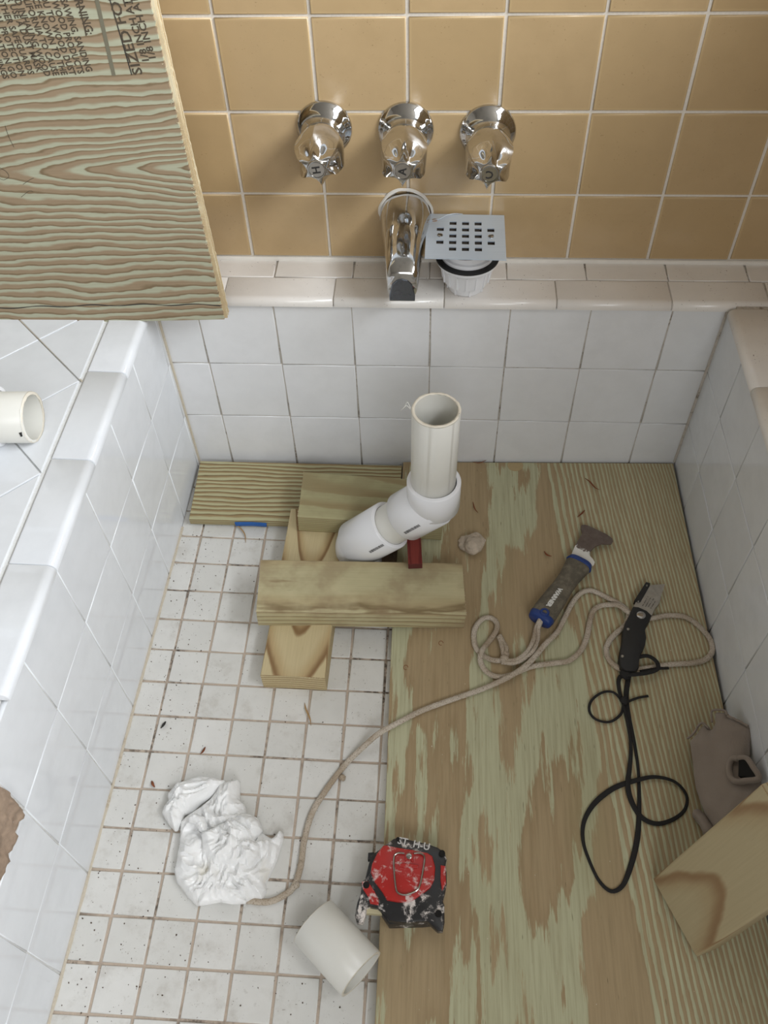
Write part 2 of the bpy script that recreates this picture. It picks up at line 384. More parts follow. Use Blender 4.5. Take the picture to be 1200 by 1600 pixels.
# --- white tub wall at the back
Fb = frame((0, 0, 0), (1, 0, 0), N=(0, -1, 0))
wb = slab('wall_tub_back', rect(-.42, -.36, .43, -.0005), Fb, -.05, -.0018, M['grout_back'])
for i in range(-4, 4):
    for k in range(3):
        u0 = max(i * P_, -.3895); u1 = min((i + 1) * P_, .4015)
        v0 = -(k + 1) * P_ if k < 2 else -.336
        put_tile(wb, Fb, u0, v0, u1, -k * P_, TH, .001, M['white_back'], .0019)
# --- left tub wall (faces +x)
def xl(y): return -.3868 + .0165 * y
La = Vector((xl(0), 0, 0)); Lb = Vector((xl(-1.25), -1.25, 0))
Ul = (La - Lb).normalized()
Fl = frame(La, Ul, N=Ul.cross(Vector((0, 0, 1))))         # u runs to the back, v up, n to the room
wl = slab('wall_left', rect(-1.25, -.36, 0.0, -.001), Fl, -.05, -.0009, M['grout_left'])
edges = [0, -.0105] + [-.0105 - .1102 * k for k in range(1, 12)]
for a, b in zip(edges[1:], edges[:-1]):
    for k in range(3):
        if k == 0 and -.80 < b < -.66: continue                      # the broken-out tile
        v0 = -(k + 1) * P_ if k < 2 else -.336
        put_tile(wl, Fl, a, v0, b, -k * P_, TH, .001, M['white_side'], .0015)
# rough mortar in the broken-out place
bm = bmesh.new(); nu, nv = 34, 30; G = []
for i in range(nu + 1):
    row = []
    for j in range(nv + 1):
        u = -.672 - .118 * i / nu; v = -.1085 + .122 * j / nv
        h = .0045 + .005 * mnoise.noise(Vector((u * 60, v * 25, 2))) + .004 * mnoise.noise(Vector((u * 220, v * 90, 5)))
        if i in (0, nu) or j in (0, nv): h -= .004
        row.append(bm.verts.new(Fl @ Vector((u, v, h - .002))))
    G.append(row)
for i in range(nu):
    for j in range(nv): bm.faces.new((G[i][j], G[i + 1][j], G[i + 1][j + 1], G[i][j + 1]))
o = obj('broken_mortar', bm, M['mortar'], wl, angle=180); o['label'] = 'rough brown mortar where a tile is broken out'
# --- right tub wall (faces -x)
Ur = Vector((0, -1, 0))
Fr = frame((.4015, 0, 0), Ur, N=(-1, 0, 0))                 # u runs to the front, v up
wr = slab('wall_right', rect(0, -.36, 1.25, -.001), Fr, -.05, -.0016, M['grout_back'])
edges = [0] + [.096 + .1095 * k for k in range(11)]
for a, b in zip(edges[:-1], edges[1:]):
    for k in range(3):
        v0 = -(k + 1) * P_ if k < 2 else -.336
        put_tile(wr, Fr, a, v0, b, -k * P_, TH, .001, M['white_side'], .0015)
# --- floor slab and mosaic
bm = bmesh.new(); xs = [-.45, -.02, .46]; ys = [-1.3, .05]
top = [[bm.verts.new((x, y, floorz(x, y) - .0018)) for y in ys] for x in xs]; bot = [[bm.verts.new((x, y, -.40)) for y in ys] for x in xs]
for i in range(2):
    bm.faces.new((top[i][0], top[i + 1][0], top[i + 1][1], top[i][1])); bm.faces.new((bot[i][0], bot[i][1], bot[i + 1][1], bot[i + 1][0]))
    for j in (0, 1): bm.faces.new((top[i][j], top[i + 1][j], bot[i + 1][j], bot[i][j]))
for i in (0, 2): bm.faces.new((top[i][0], top[i][1], bot[i][1], bot[i][0]))
fl = obj('floor', bm, M['grout_floor'], smooth=False); fl['kind'] = 'structure'
FP = .0508
cr, sr = math.cos(-.0055), math.sin(-.0055)
Ff = frame((-.3544, -.1064, -.3319), (cr, sr, -.01753), V=(-sr, cr, -.0046))
DC = Vector((-.105, -.195))
for c in range(-1, 8):
    for r in range(-2, 18):
        v1 = -r * FP * 1.0029; v0 = v1 - FP * 1.0029
        u0 = c * FP; u1 = u0 + FP
        if c == -1: u0 = -.0345 + .0165 * (v0)
        cen = Ff @ Vector(((u0 + u1) / 2, (v0 + v1) / 2, 0))
        if (Vector((cen.x, cen.y)) - DC).length < .062 or (cen.x > -.09 and -.24 < cen.y < -.12): continue     # torn out around the drain
        put_tile(fl, Ff, u0, v0, u1, v1, .005, .0011, M['mosaic'], .0031, jit=.0004)
# --- broken drain opening: dark hollow ring of rough concrete
bm = bmesh.new(); rings = []
for r, z in ((.075, -.336), (.062, -.334), (.05, -.340), (.044, -.36), (.042, -.395)):
    rings.append([(DC.x + r * (1 + .1 * mnoise.noise(Vector((math.cos(t) * 2, math.sin(t) * 2, z * 40)))) * math.cos(t),
                   DC.y + r * math.sin(t), z + .003 * mnoise.noise(Vector((math.cos(t) * 5, math.sin(t) * 5, r * 90)))) for t in [2 * math.pi * i / 40 for i in range(40)]])
loft(bm, rings); o = obj('drain_hollow', bm, M['mortar'], fl); o['label'] = 'dark broken opening around the drain'

# --- ledges: bullnose strips
def bull_mesh(L):
    k = ('bull', round(L, 3))
    if k not in _tiles:
        bm = bmesh.new(); wd = .0502; t = .0115; R = .0085; prof = [(wd, 0), (wd, t - .001), (wd - .001, t), (wd - .0025, t), (R + .0015, t)]   # (depth from front, height)
        for i in range(7): a = math.pi / 2 * i / 6; prof.append((R - R * math.sin(a), t - R + R * math.cos(a)))
        prof.append((0, 0))
        n = len(prof); ends = [0, .0009, L - .0009, L]; VV = []
        for e_, x in enumerate(ends):
            d = .0008 if e_ in (0, 3) else 0
            VV.append([bm.verts.new((x, p[0] + (d if p[0] < .02 else 0), max(0, p[1] - d))) for p in prof])
        for a, b in zip(VV[:-1], VV[1:]):
            for i in range(n): bm.faces.new((a[i], a[(i + 1) % n], b[(i + 1) % n], b[i]))
        bm.faces.new(VV[0]); bm.faces.new(list(reversed(VV[-1])))
        bmesh.ops.recalc_face_normals(bm, faces=bm.faces); me = bpy.data.meshes.new('bullnose_tile')
        for f in bm.faces: f.smooth = True
        for e in bm.edges:
            if len(e.link_faces) == 2 and e.calc_face_angle(0) > .9: e.smooth = False
        bm.to_mesh(me); bm.free(); _tiles[k] = me
    return _tiles[k]
def bulls(parent, F4, marks, mat):
    for a, b in zip(marks[:-1], marks[1:]):
        me = bull_mesh(b - a - .0016).copy(); me.materials.append(mat)
        o = bpy.data.objects.new('bullnose_tile', me); C.objects.link(o); o.parent = parent
        o.matrix_local = F4 @ Matrix.Translation((a + .0008, random.uniform(-.0003, .0003), random.uniform(-.0003, .0003)))
# back ledge
tb = slab('trim_1', rect(-1.3, .0025, .62, .0905), frame((0, 0, 0), (1, 0, 0), V=(0, 1, 0)), -.055, .0115, M['grout_back'])
FB = frame((0, -.0065, .0025), (1, 0, 0), V=(0, 1, 0))
bulls(tb, FB, [-.894, -.742, -.590, -.438, -.2861, -.1336, .018, .1703, .3237, .452], M['cream'])
FS = frame((0, .0445, LZ), (1, 0, 0), V=(0, 1, 0))
mk = [-1.11, -1.0, -.889, -.778, -.666, -.555, -.443, -.332, -.2211, -.1104, -.003, .1046, .2144, .3257, .4348, .545, .62]
for a, b in zip(mk[:-1], mk[1:]): put_tile(tb, FS, a, 0, b, .0415, .005, .001, M['cream'], .002)
put_tile(tb, FS, .4525, -.05, .62, 0, .005, .001, M['cream'], .002)
# caulk bead between ledge and mustard wall
bm = bmesh.new(); sweep(bm, [Vector((x, .0845, LZ + .0015)) for x in np.linspace(-.9, .6, 40)], .006, .007, 8, raw=True); obj('caulk_bead', bm, M['caulk'], tb)
# left ledge
tl = slab('trim_2', [(-.008, .004), (-.9, .004), (-.9, -1.25), (-.008 - .0165 * 1.25, -1.25)], frame((xl(0), 0, 0), (1, 0, 0), V=(0, 1, 0)), -.055, .0112, M['grout_left'])
Flb = frame((xl(0) + .004, -.0085, .0025), (-Ul.x, -Ul.y, 0), V=(-1, -.0165, 0))
bm_ = [0]
Nn = Vector((0, 0, 1))
# u axis runs to the front, v axis to the left: mirrored frame, so build it with u to the back
Flb = frame(Vector((xl(-1.25) + .004, -1.25, .0025)), Ul, V=(-1, .0165, 0))
ujo = lambda y: (y + 1.25) / Ul.y
bulls(tl, Flb, [ujo(-.607), ujo(-.4555), ujo(-.305), ujo(-.155), ujo(-.008)], M['white_side'])
hd = P_ * math.sqrt(2) / 2
xb = -.4375
for mcol in range(0, 9):
    for kk in range(-1, 9):
        cx_ = xb - hd * mcol; cy_ = -.173 + 2 * hd - 2 * hd * kk + (hd if mcol % 2 == 0 else 0)
        g = .0012
        pts = [(cx_ + hd - g, cy_), (cx_, cy_ + hd - g), (cx_ - hd + g, cy_), (cx_, cy_ - hd + g)]
        if mcol == 0: pts = [(xb - g, cy_ + hd - 2.2 * g), (cx_ - hd + g, cy_), (xb - g, cy_ - hd + 2.2 * g)]
        if cy_ > .07 or cy_ < -1.25: continue
        if cy_ + hd > .001:                                # clip at the back
            if cy_ > 0: continue
            h2 = cy_ + hd
            if mcol == 0: pts = [(xb - g, -.002), (cx_ - min(h2, hd) * 1.0 + g, -.002), (cx_ - hd + g, cy_), (xb - g, cy_ - hd + 2.2 * g)]
            else: pts = [(cx_ + hd - g, cy_), (cx_ + h2, -.002), (cx_ - h2, -.002), (cx_ - hd + g, cy_), (cx_, cy_ - hd + g)]
        bm = bmesh.new(); poly_prism(bm, [(p[0] - cx_ + .0165 * p[1], p[1] - cy_) for p in pts], 0, .005, .0009)
        o = obj('tile', bm, M['white_side'], tl, smooth=False); o.location = (cx_, cy_, LZ - .005 + random.uniform(-.0002, .0002))
# stained diagonal joint
bm = bmesh.new(); a = Vector((xb - .0, -.173, LZ - .0012)); sweep(bm, [a, a + Vector((-.12, .12, 0))], .0022, .0016, 6); obj('stained_grout_line', bm, M['grout_tan'], tl)
# right ledge
tr = slab('trim_3', rect(.006, -1.25, .14, -.006), frame((.4015, 0, 0), (1, 0, 0), V=(0, 1, 0)), -.055, .0112, M['grout_back'])
Frb = frame((.3955, -.0135, .0025), (0, -1, 0), V=(1, 0, 0)); Frb = Matrix(Frb)
Frb.col[2] = (0, 0, 1, 0)                                   # u to the front, v to the right, up stays up
bulls(tr, Frb, [0, .1495, .302, .454, .606, .758, .91, 1.06, 1.2], M['cream'])
FRS = frame((.4475, -1.235, LZ), (1, 0, 0), V=(0, 1, 0))
for k in range(11): put_tile(tr, FRS, 0, k * .111, .075, (k + 1) * .111, .005, .001, M['cream'], .002)
# stained corner grout lines of the tub
for (p, q_, mt, nm) in (((xl(0) + .001, -.0012, 0), (xl(0) + .001, -.0012, -.332), 'grout_tan', 'stained_corner_joint'), ((.4003, -.001, 0), (.4003, -.001, -.305), 'grout_back', 'dark_corner_joint')):
    bm = bmesh.new(); sweep(bm, [Vector(p), (Vector(p) + Vector(q_)) / 2, Vector(q_)], .0045, .004, 6); obj(nm, bm, M[mt], wb)
# cove of sandy grout where the left wall meets the floor
bm = bmesh.new(); sweep(bm, [Vector((xl(y) + .0012, y, floorz(-.38, y) + .0002)) for y in np.linspace(-.14, -1.2, 60)], .0045, .0034, 6, raw=True, lump=.2)
obj('sandy_floor_joint', bm, M['grout_tan'], fl)
# --- unseen upper right wall, added and sized to shade the right side
Fru = frame((.545, .085, .0), (0, -1, 0), N=(-1, 0, 0))
wu = slab('wall_right_shade', rect(0, -.05, 1.4, .62), Fru, -.05, -.0022, M['grout_yellow'])
for i in range(12):
    for k in range(6): put_tile(wu, Fru, i * YP, LZ + k * YP - .012, (i + 1) * YP, LZ + (k + 1) * YP - .012, TH, .0012, M['yellow'], .0038)

# ================================================================== FAUCET HANDLES
HY = YY
def text_mesh(s, size, extrude=.0, bold=0, align='CENTER'):
    cu = bpy.data.curves.new('txt', 'FONT'); cu.body = s; cu.size = size; cu.extrude = extrude; cu.align_x = align; cu.align_y = 'CENTER'; cu.offset = bold; cu.resolution_u = 2
    o = bpy.data.objects.new('txt', cu); C.objects.link(o); dg = bpy.context.evaluated_depsgraph_get()
    me = bpy.data.meshes.new_from_object(o.evaluated_get(dg)); bpy.data.objects.remove(o); bpy.data.curves.remove(cu); return me
def handle(x, z, letter, lrot, spin, label, tip, first=[None]):
    root = empty('faucet_handle', (x, HY, z), label, 'faucet handle', 'chrome faucet handles in a row on the mustard wall')
    F = frame((0, 0, 0), (1, 0, 0), N=(0, -1, 0)); D = -tip
    if first[0] is None:
        bm = bmesh.new(); lathe(bm, [(.0350, -.0005), (.0352, .002), (.0340, .0045), (.030, .0065), (.026, .011), (.0215, .017), (.0195, .022), (.0195, .03)], F, 64, (True, True))
        esc = obj('escutcheon', bm, M['chrome'], root, angle=60)
        bm = bmesh.new(); rings = []; n = 96
        for s in np.linspace(0, 1, 26):
            L = .018 + .072 * s
            base = float(np.interp(s, [0, .15, .3, .45, .6, .72, .85, 1], [.0205, .0242, .0280, .0304, .0314, .0311, .0290, .0252]))
            ring = []
            for i in range(n):
                t = 2 * math.pi * i / n; rid = 1
                dep = .0112 * max(0, (s - .12) / .88) ** 1.7
                vall = abs(math.sin(3 * t)) ** .75
                r = base - dep * vall
                ring.append(F @ Vector((r * math.cos(t + math.pi / 2), r * math.sin(t + math.pi / 2), L)))
            rings.append(ring)
        # front star face sloping forward to the cap seat
        for k in (.25, .5, .75, 1):
            ring = []
            for i in range(n):
                t = 2 * math.pi * i / n; r0 = .0252 - .0112 * abs(math.sin(3 * t)) ** .75
                r = r0 + (.0118 - r0) * k
                ring.append(F @ Vector((r * math.cos(t + math.pi / 2), r * math.sin(t + math.pi / 2), .090 + .007 * (1 - (1 - k) ** 2))))
            rings.append(ring)
        loft(bm, rings); knob = obj('knob', bm, M['chrome'], root, angle=35)
        bm = bmesh.new(); lathe(bm, [(.0118, .094), (.0118, .0978), (.011, .0990), (.0094, .0992), (.0090, .0984)], F, 48, (True, True)); cap = obj('index_cap', bm, M['chrome_dull'], root)
        first[0] = (esc, knob, cap)
    else:
        esc, knob, cap = [p.copy() for p in first[0]]
        for p in (esc, knob, cap): C.objects.link(p); p.parent = root
    knob.rotation_euler = (0, spin, 0)
    me = text_mesh(letter, .0135, .0003, .0002); me.materials.append(M['ink']); o = link('cap_letter', me, None, cap)
    o.matrix_local = F @ Matrix.Translation((0, 0, .0986)) @ Matrix.Rotation(lrot, 4, 'Z')
    return root
handle(-.138, .209, 'H', math.radians(98), math.radians(-8), 'leftmost of three chrome fluted faucet handles, letter H on its cap', 0)
handle(-.036, .2074, 'A', math.radians(85), math.radians(3), 'middle chrome fluted faucet handle straight above the tub spout', 0)
handle(.0661, .2042, 'C', math.radians(180), math.radians(4), 'right chrome fluted faucet handle above the square drain strainer, C on its cap', 0)
# ---- spout
sp = empty('tub_spout', (-.0368, YY, .088), 'polished chrome tub spout below the middle handle', 'faucet')
bm = bmesh.new(); rings = []
S = [(.000, .0335, .0335, 0), (-.004, .0345, .0345, 0), (-.02, .0335, .034, .000), (-.045, .0305, .031, .0005), (-.07, .0265, .027, -.001), (-.09, .0240, .0235, -.004), (-.108, .0222, .0215, -.009), (-.12, .0212, .0205, -.0135), (-.128, .0204, .019, -.017), (-.1315, .0190, .0165, -.0195)]
for y, a, b, dz in S:
    k = 2 + 1.6 * min(1, -y / .12); ring = []
    for i in range(56):
        t = 2 * math.pi * i / 56; c_, s_ = math.cos(t), math.sin(t)
        ring.append(Vector((a * math.copysign(abs(c_) ** (2 / k), c_), y, dz + b * math.copysign(abs(s_) ** (2 / k), s_))))
    rings.append(ring)
loft(bm, rings); obj('spout_body', bm, M['chrome'], sp, angle=50)
bm = bmesh.new(); poly_prism(bm, [(-.0165, -.0375), (.0165, -.0375), (.0168, -.030), (.0130, -.012), (.007, -.0055), (0, -.0035), (-.007, -.0055), (-.0130, -.012), (-.0168, -.030)], 0, .004, .001, M4=frame((0, -.1293, -.004), (1, 0, 0), N=(0, -1, 0)))
obj('spout_nose', bm, chrome_mat('darker_chrome', .25, (120, 125, 135)), sp, smooth=False)  # nose metal set darker than the spout body
bm = bmesh.new()
lathe(bm, [(.0355, -.0005), (.0362, .001), (.0350, .0028), (.033, .003)], frame((0, .0003, .001), (1, 0, 0), N=(0, -1, 0)), 48)
for v in bm.verts: 
    k = 1 + .05 * mnoise.noise(v.co * 70)
    if v.co.z > 0: k += .05
    v.co.x *= k; v.co.z *= k
obj('caulk_ring', bm, M['caulk'], sp)

# ================================================================== DRAIN BODY AND STRAINER
dc = at(723, 440, .03); DX, DY = .0475, .029
dr = empty('shower_drain', (DX, DY, LZ), 'white ribbed plastic shower drain base with black gasket under the square strainer', 'drain')
bm = bmesh.new(); lathe(bm, [(.020, .0002), (.0245, .0005), (.0255, .002), (.0258, .010), (.0262, .0125), (.0310, .0135), (.0318, .016), (.0345, .036), (.036, .040), (.0405, .042), (.0410, .046), (.0375, .047), (.030, .047), (.022, .030), (.020, .0002)], None, 64)
obj('drain_body', bm, M['fitting'], dr, angle=50)
for i in range(16):
    a = 2 * math.pi * i / 16; bm = bmesh.new()
    lofts = [[Matrix.Rotation(a, 4, 'Z') @ Vector((r + dx, dy, z)) for dx, dy in ((-.002, -.0013), (.0012, -.0013), (.0012, .0013), (-.002, .0013))] for r, z in ((.0318, .0150), (.0345, .0365))]
    loft(bm, lofts); obj('rib', bm, M['fitting'], dr, smooth=False)
    if i % 2 == 0:
        bm = bmesh.new(); lofts = [[Matrix.Rotation(a + .2, 4, 'Z') @ Vector((r + dx, dy, z)) for dx, dy in ((-.002, -.0011), (.0010, -.0011), (.0010, .0011), (-.002, .0011))] for r, z in ((.0256, .001), (.0262, .013))]
        loft(bm, lofts); obj('rib', bm, M['fitting'], dr, smooth=False)
bm = bmesh.new(); lathe(bm, [(.026, .047), (.0425, .0470), (.0430, .0485), (.0425, .0500), (.026, .0500), (.026, .047)], None, 64); obj('gasket', bm, M['rubber'], dr)
bm = bmesh.new(); lathe(bm, [(.020, .050), (.0350, .0500), (.0355, .0525), (.0350, .0550), (.031, .0555), (.029, .0745), (.026, .0745), (.0255, .050)], None, 64); obj('clamp_ring', bm, M['fitting'], dr)
# strainer plate with real holes
ZS = .0915
Fp = frame((.0435, .0285, ZS), (1, -.010, -.01), V=(.004, 1, -.028))
st = empty('drain_strainer', (0, 0, 0), 'square brushed steel drain strainer plate with rows of small holes', 'drain cover', mat4=Fp)
bm = bmesh.new(); hs = .0518; hw = .0046; hh = .0042; pt = .0166; pv = .0150
gx = sorted([-hs, hs] + [s_ * hw + k * pt for k in range(-2, 3) for s_ in (-1, 1)]); gy = sorted([-hs, hs] + [s_ * hh + k * pv for k in range(-2, 3) for s_ in (-1, 1)])
V = [[bm.verts.new((x, y, 0)) for y in gy] for x in gx]
for i in range(len(gx) - 1):
    for j in range(len(gy) - 1):
        if i % 2 == 1 and j % 2 == 1:
            ci, cj = (i - 1) // 2 - 2, (j - 1) // 2 - 2
            if not (abs(ci) == 2 and abs(cj) == 2) and not (abs(ci) == 2 and cj == 0): continue
        bm.faces.new((V[i][j], V[i + 1][j], V[i + 1][j + 1], V[i][j + 1]))
r_ = bmesh.ops.extrude_face_region(bm, geom=list(bm.faces)); bmesh.ops.translate(bm, verts=[g for g in r_['geom'] if isinstance(g, bmesh.types.BMVert)], vec=(0, 0, .0014))
obj('strainer_plate', bm, M['steel'], st, smooth=False)
for sx in (-1, 1):
    bm = bmesh.new(); lathe(bm, [(.0001, .0032), (.0022, .0031), (.0036, .0024), (.0040, .0013), (.0038, .0003)], Matrix.Translation((sx * 2 * pt, 0, 0)), 20, (True, True)); o = obj('screw', bm, M['chrome_dull'], st)
    bm = bmesh.new(); poly_prism(bm, rect(-.0032, -.0005, .0032, .0005), .0028, .0034, M4=Matrix.Translation((sx * 2 * pt, 0, 0)) @ Matrix.Rotation(.6 * sx, 4, 'Z')); obj('screw_slot', bm, M['ink'], o, smooth=False)
bm = bmesh.new(); lathe(bm, [(.0001, .0018), (.0035, .0018), (.0038, .0013)], Matrix.Translation((-2 * pt - .008, 2 * pv + .006, 0)), 20, (True, True)); obj('corner_hole', bm, M['mortar'], st)
bm = bmesh.new(); lathe(bm, [(.0001, -.0030), (.0485, -.0030), (.0490, -.0018), (.0485, -.0010), (.0470, -.0022), (.0001, -.0022)], None, 48); obj('under_disc', bm, plain('dark_brown_disc', (66, 58, 50), .7), st)
bm = bmesh.new(); sweep(bm, [Vector(p) for p in ((-.049, .0335, .0016), (-.036, .0375, .0022), (-.026, .046, .0030), (-.016, .0515, .0024), (-.004, .0525, .0016))], .0010, .0006, 5, .002); o = obj('film_edge', bm, M['steel'], st)

# ================================================================== UPRIGHT PLYWOOD BOARD
tilt = math.radians(3.0); inpl = math.radians(1.9); yaw = math.radians(.6)
Pc = at(353, 499, .0165)
Rb = Matrix.Rotation(yaw, 4, 'Z') @ Matrix.Rotation(-tilt, 4, 'X') @ Matrix.Rotation(-inpl, 4, 'Y')
Fbd = Matrix.Translation(Pc) @ Rb @ Matrix(((1, 0, 0, 0), (0, 0, -1, 0), (0, 1, 0, 0), (0, 0, 0, 1)))       # local x right, y up, z towards the camera
bd = empty('plywood_board', label='large stamped plywood board standing on the left ledge, leaning toward the mustard wall', cat='board', mat4=Fbd)
BT = .018; BW = .95; BH = 1.0
def jag(y): return .0012 * mnoise.noise(Vector((y * 260, 3, 1))) + .0010 * mnoise.noise(Vector((y * 900, 8, 1)))
bm = bmesh.new(); rows = []
ysamp = list(np.linspace(0, .5, 220)) + [BH]
prof = []
for y in ysamp: prof.append((jag(y) - .002, y))
pts = [(-BW, 0)] + [(-x_, .0006 * mnoise.noise(Vector((x_ * 200, 1, 2)))) for x_ in np.linspace(.6, .01, 60)] + prof + [(-BW, BH)]
poly_prism(bm, pts, -.0030, 0, 0); obj('face_veneer', bm, M['board'], bd, smooth=False)
for k in range(5):
    z1 = -.0031 - k * (BT - .003) / 5; z0 = z1 - (BT - .003) / 5 + .0003; d = (.0016, -.0002, .0018, .0004, .0015)[k]
    bm = bmesh.new(); pts = [(-BW, .0002)] + [(d + .0009 * mnoise.noise(Vector((y * 300, k * 7, 1))), y) for y in list(np.linspace(0, .5, 120)) + [BH]] + [(-BW, BH)]
    poly_prism(bm, pts, z0, z1, 0); obj('ply_layer', bm, M['board_edge'], bd, smooth=False)
# splinters along the cut edge
bm = bmesh.new()
for k in range(150):
    y = random.uniform(0.0, .33) if k < 110 else random.uniform(.1, .2); L = random.uniform(.002, .007); a = random.uniform(-.9, .9); x0 = -.003; z = random.uniform(-.003, .0012)
    d = Vector((math.cos(a), math.sin(a), random.uniform(-.2, .3))) * L; p = Vector((x0 + random.uniform(-.002, .002), y, z)); s = Vector((0, .00035, 0))
    bm.faces.new([bm.verts.new(v) for v in (p - s, p + s, p + d)]); bm.faces.new([bm.verts.new(v) for v in (p + Vector((0, 0, .0004)), p + s, p + d)])
o = obj('splinters', bm, M['board_edge'], bd, smooth=False); o['kind'] = 'stuff'
# long dark crack near the bottom edge
def ribbon(bm, P, wd, z=.0004):
    L = []; R = []
    for i, p in enumerate(P):
        t = (Vector(P[min(i + 1, len(P) - 1)]) - Vector(P[max(i - 1, 0)])).normalized(); n = Vector((-t.y, t.x)); w2 = (wd(i / (len(P) - 1)) if callable(wd) else wd) / 2
        L.append(bm.verts.new((p[0] + n.x * w2, p[1] + n.y * w2, z))); R.append(bm.verts.new((p[0] - n.x * w2, p[1] - n.y * w2, z)))
    for i in range(len(P) - 1): bm.faces.new((L[i], R[i], R[i + 1], L[i + 1]))
def onboard(u, v):
    """photograph pixel -> local x, y on the board's face"""
    Mi = Fbd.inverted(); o_ = Mi @ Vector(CAM); p_ = Mi @ at(u, v, -2 if v > 1200 else -1.0); 
    d = RM @ np.array([(u - 600) / FPX, -(v - 800) / FPX, -1]); d = Mi.to_3x3() @ Vector(d); t = -o_.z / d.z; q = o_ + d * t; return Vector((q.x, q.y))
bm = bmesh.new(); P = [onboard(x, 481 - 5 * math.sin(x / 170) + 1.2 * math.sin(x / 13)) for x in range(-20, 348, 6)]
ribbon(bm, P, lambda t: .0009 + .0008 * abs(math.sin(t * 17)), .0002); obj('crack', bm, M['ink'], bd, smooth=False)
# stamped lettering: flat print on the face, lines run down the picture
def stamp(s, px_end, size, mat, down=True, box_h=None, wx=1):
    me = text_mesh(s, size, 0, .00022, 'RIGHT' if down else 'LEFT'); me.materials.append(mat)
    e = onboard(*px_end); 
    ang = math.radians(-86) if down else math.radians(94)
    o = link('stamped_print', me, None, bd); o.matrix_local = Matrix.Translation((e.x, e.y, .0003)) @ Matrix.Rotation(ang, 4, 'Z') @ Matrix.Diagonal((wx, 1, 1, 1)); return o
LN = [((141, 54), 'WARNING:'), ((140, 112), 'DRILLING, SAWING, SANDING'), ((127, 115), 'OR MACHINING WOOD PRODUCTS'), ((114, 117), 'CAN EXPOSE YOU TO WOOD DUST'), ((101, 117), 'A SUBSTANCE KNOWN TO THE'), ((88, 118), 'STATE OF CALIFORNIA TO CAUSE'),
      ((75, 119), 'CANCER. AVOID INHALING WOOD'), ((62, 112), 'DUST OR USE A DUST MASK'), ((49, 116), 'OR OTHER SAFEGUARDS'), ((36, 119), 'FOR PERSONAL PROTECTION'), ((23, 122), 'FOR MORE INFORMATION GO'), ((10, 123), 'TO THE STATE WARNINGS')]
for p, s in LN: stamp(s, p, .0100 if 'WARN' not in s or 'STATE' in s else .0125, M['stamp'], True, wx=.80)
stamp('SIZED FOR SPACING', (217, 117), .0150, M['stamp'], False, wx=1.15); stamp('1/8 INCH AT ENDS', (229.5, 98), .0105, M['stamp'], False, wx=1.05); stamp('1/8 INCH AT EDGES', (240, 94), .0105, M['stamp'], False, wx=1.05)
for (a, b, wd, mt) in (((172, 0), (206, 117), .0011, 'ink'), ((150, -6), (178, 118), .0042, 'smear'), ((122, 0), (135, 56), .0012, 'stamp')):
    bm = bmesh.new(); pa, pb = onboard(*a), onboard(*b); ribbon(bm, [pa + (pb - pa) * t for t in np.linspace(0, 1, 8)], wd, .00025); obj('stamped_line', bm, M[mt], bd, smooth=False)
for P in ([(8, 196), (14, 214), (22, 230)], [(0, 262), (10, 268), (14, 276), (6, 281), (0, 279)], [(33, 308), (46, 298), (52, 300)], [(36, 288), (48, 280), (53, 278)]):
    bm = bmesh.new(); ribbon(bm, [Vector(p).to_2d() for p in catmull([onboard(*p).to_3d() for p in P], .002)], .0005, .0003); obj('scratch_mark', bm, M['stamp'], bd, smooth=False)

# ================================================================== PLYWOOD SHEET AND STRIP ON THE FLOOR
a = at(592, 1600, plyz(-.036)); b_ = at(612, 980, plyz(-.045))
Fpl = frame((-.0365, -.0045, plyz(-.0365)), (1, 0, .024), V=(0, 1, 0))
ply = empty('plywood_sheet', label='big green and tan plywood sheet covering the right side of the tub floor', cat='plywood', mat4=Fpl)
bm = bmesh.new(); x0 = lambda y: -.0035 + .0080 * (y / -.8) * 0 - .004 * math.exp(-((y + .32) / .18) ** 2)
left = [(x0(y) + .0005 * mnoise.noise(Vector((y * 80, 1, 1))), y) for y in np.linspace(-1.02, 0, 60)]
poly_prism(bm, left + [(.4345, 0), (.4335, -1.02)], -.0045, 0, .0006); obj('face_veneer', bm, M['plywood'], ply, smooth=False)
for k in range(3):
    bm = bmesh.new(); z1 = -.0047 - k * .0043; poly_prism(bm, [(p[0] + (-.0005, .0008, 0)[k], p[1]) for p in left] + [(.434, -.0003), (.433, -1.02)], z1 - .0041, z1, 0); obj('ply_layer', bm, (M['board_edge'], M['redwood'], M['board_edge'])[k] if k != 1 else M['strip'], ply, smooth=False)
# knot plug and small knots
bm = bmesh.new(); c0 = Fpl.inverted() @ onply(805, 727); lathe(bm, [(.0001, .0004), (.0125, .0004), (.013, .0001)], Matrix.Translation((c0.x, -.006, 0)), 28, (False, False)); 
for v in bm.verts: v.co.y = min(v.co.y, -.0005)
obj('knot_plug', bm, plain('pale_knot_plug', (178, 158, 118), .7, nscale=200), ply, smooth=False)
for (u, v) in ((689, 1005), (634, 1043)):
    bm = bmesh.new(); c0 = Fpl.inverted() @ onply(u, v); ribbon(bm, [(c0.x + .003 * math.cos(t), c0.y + .0035 * math.sin(t)) for t in np.linspace(0, 5.2, 16)], .0008, .0004); obj('knot_mark', bm, M['shaving'], ply, smooth=False)
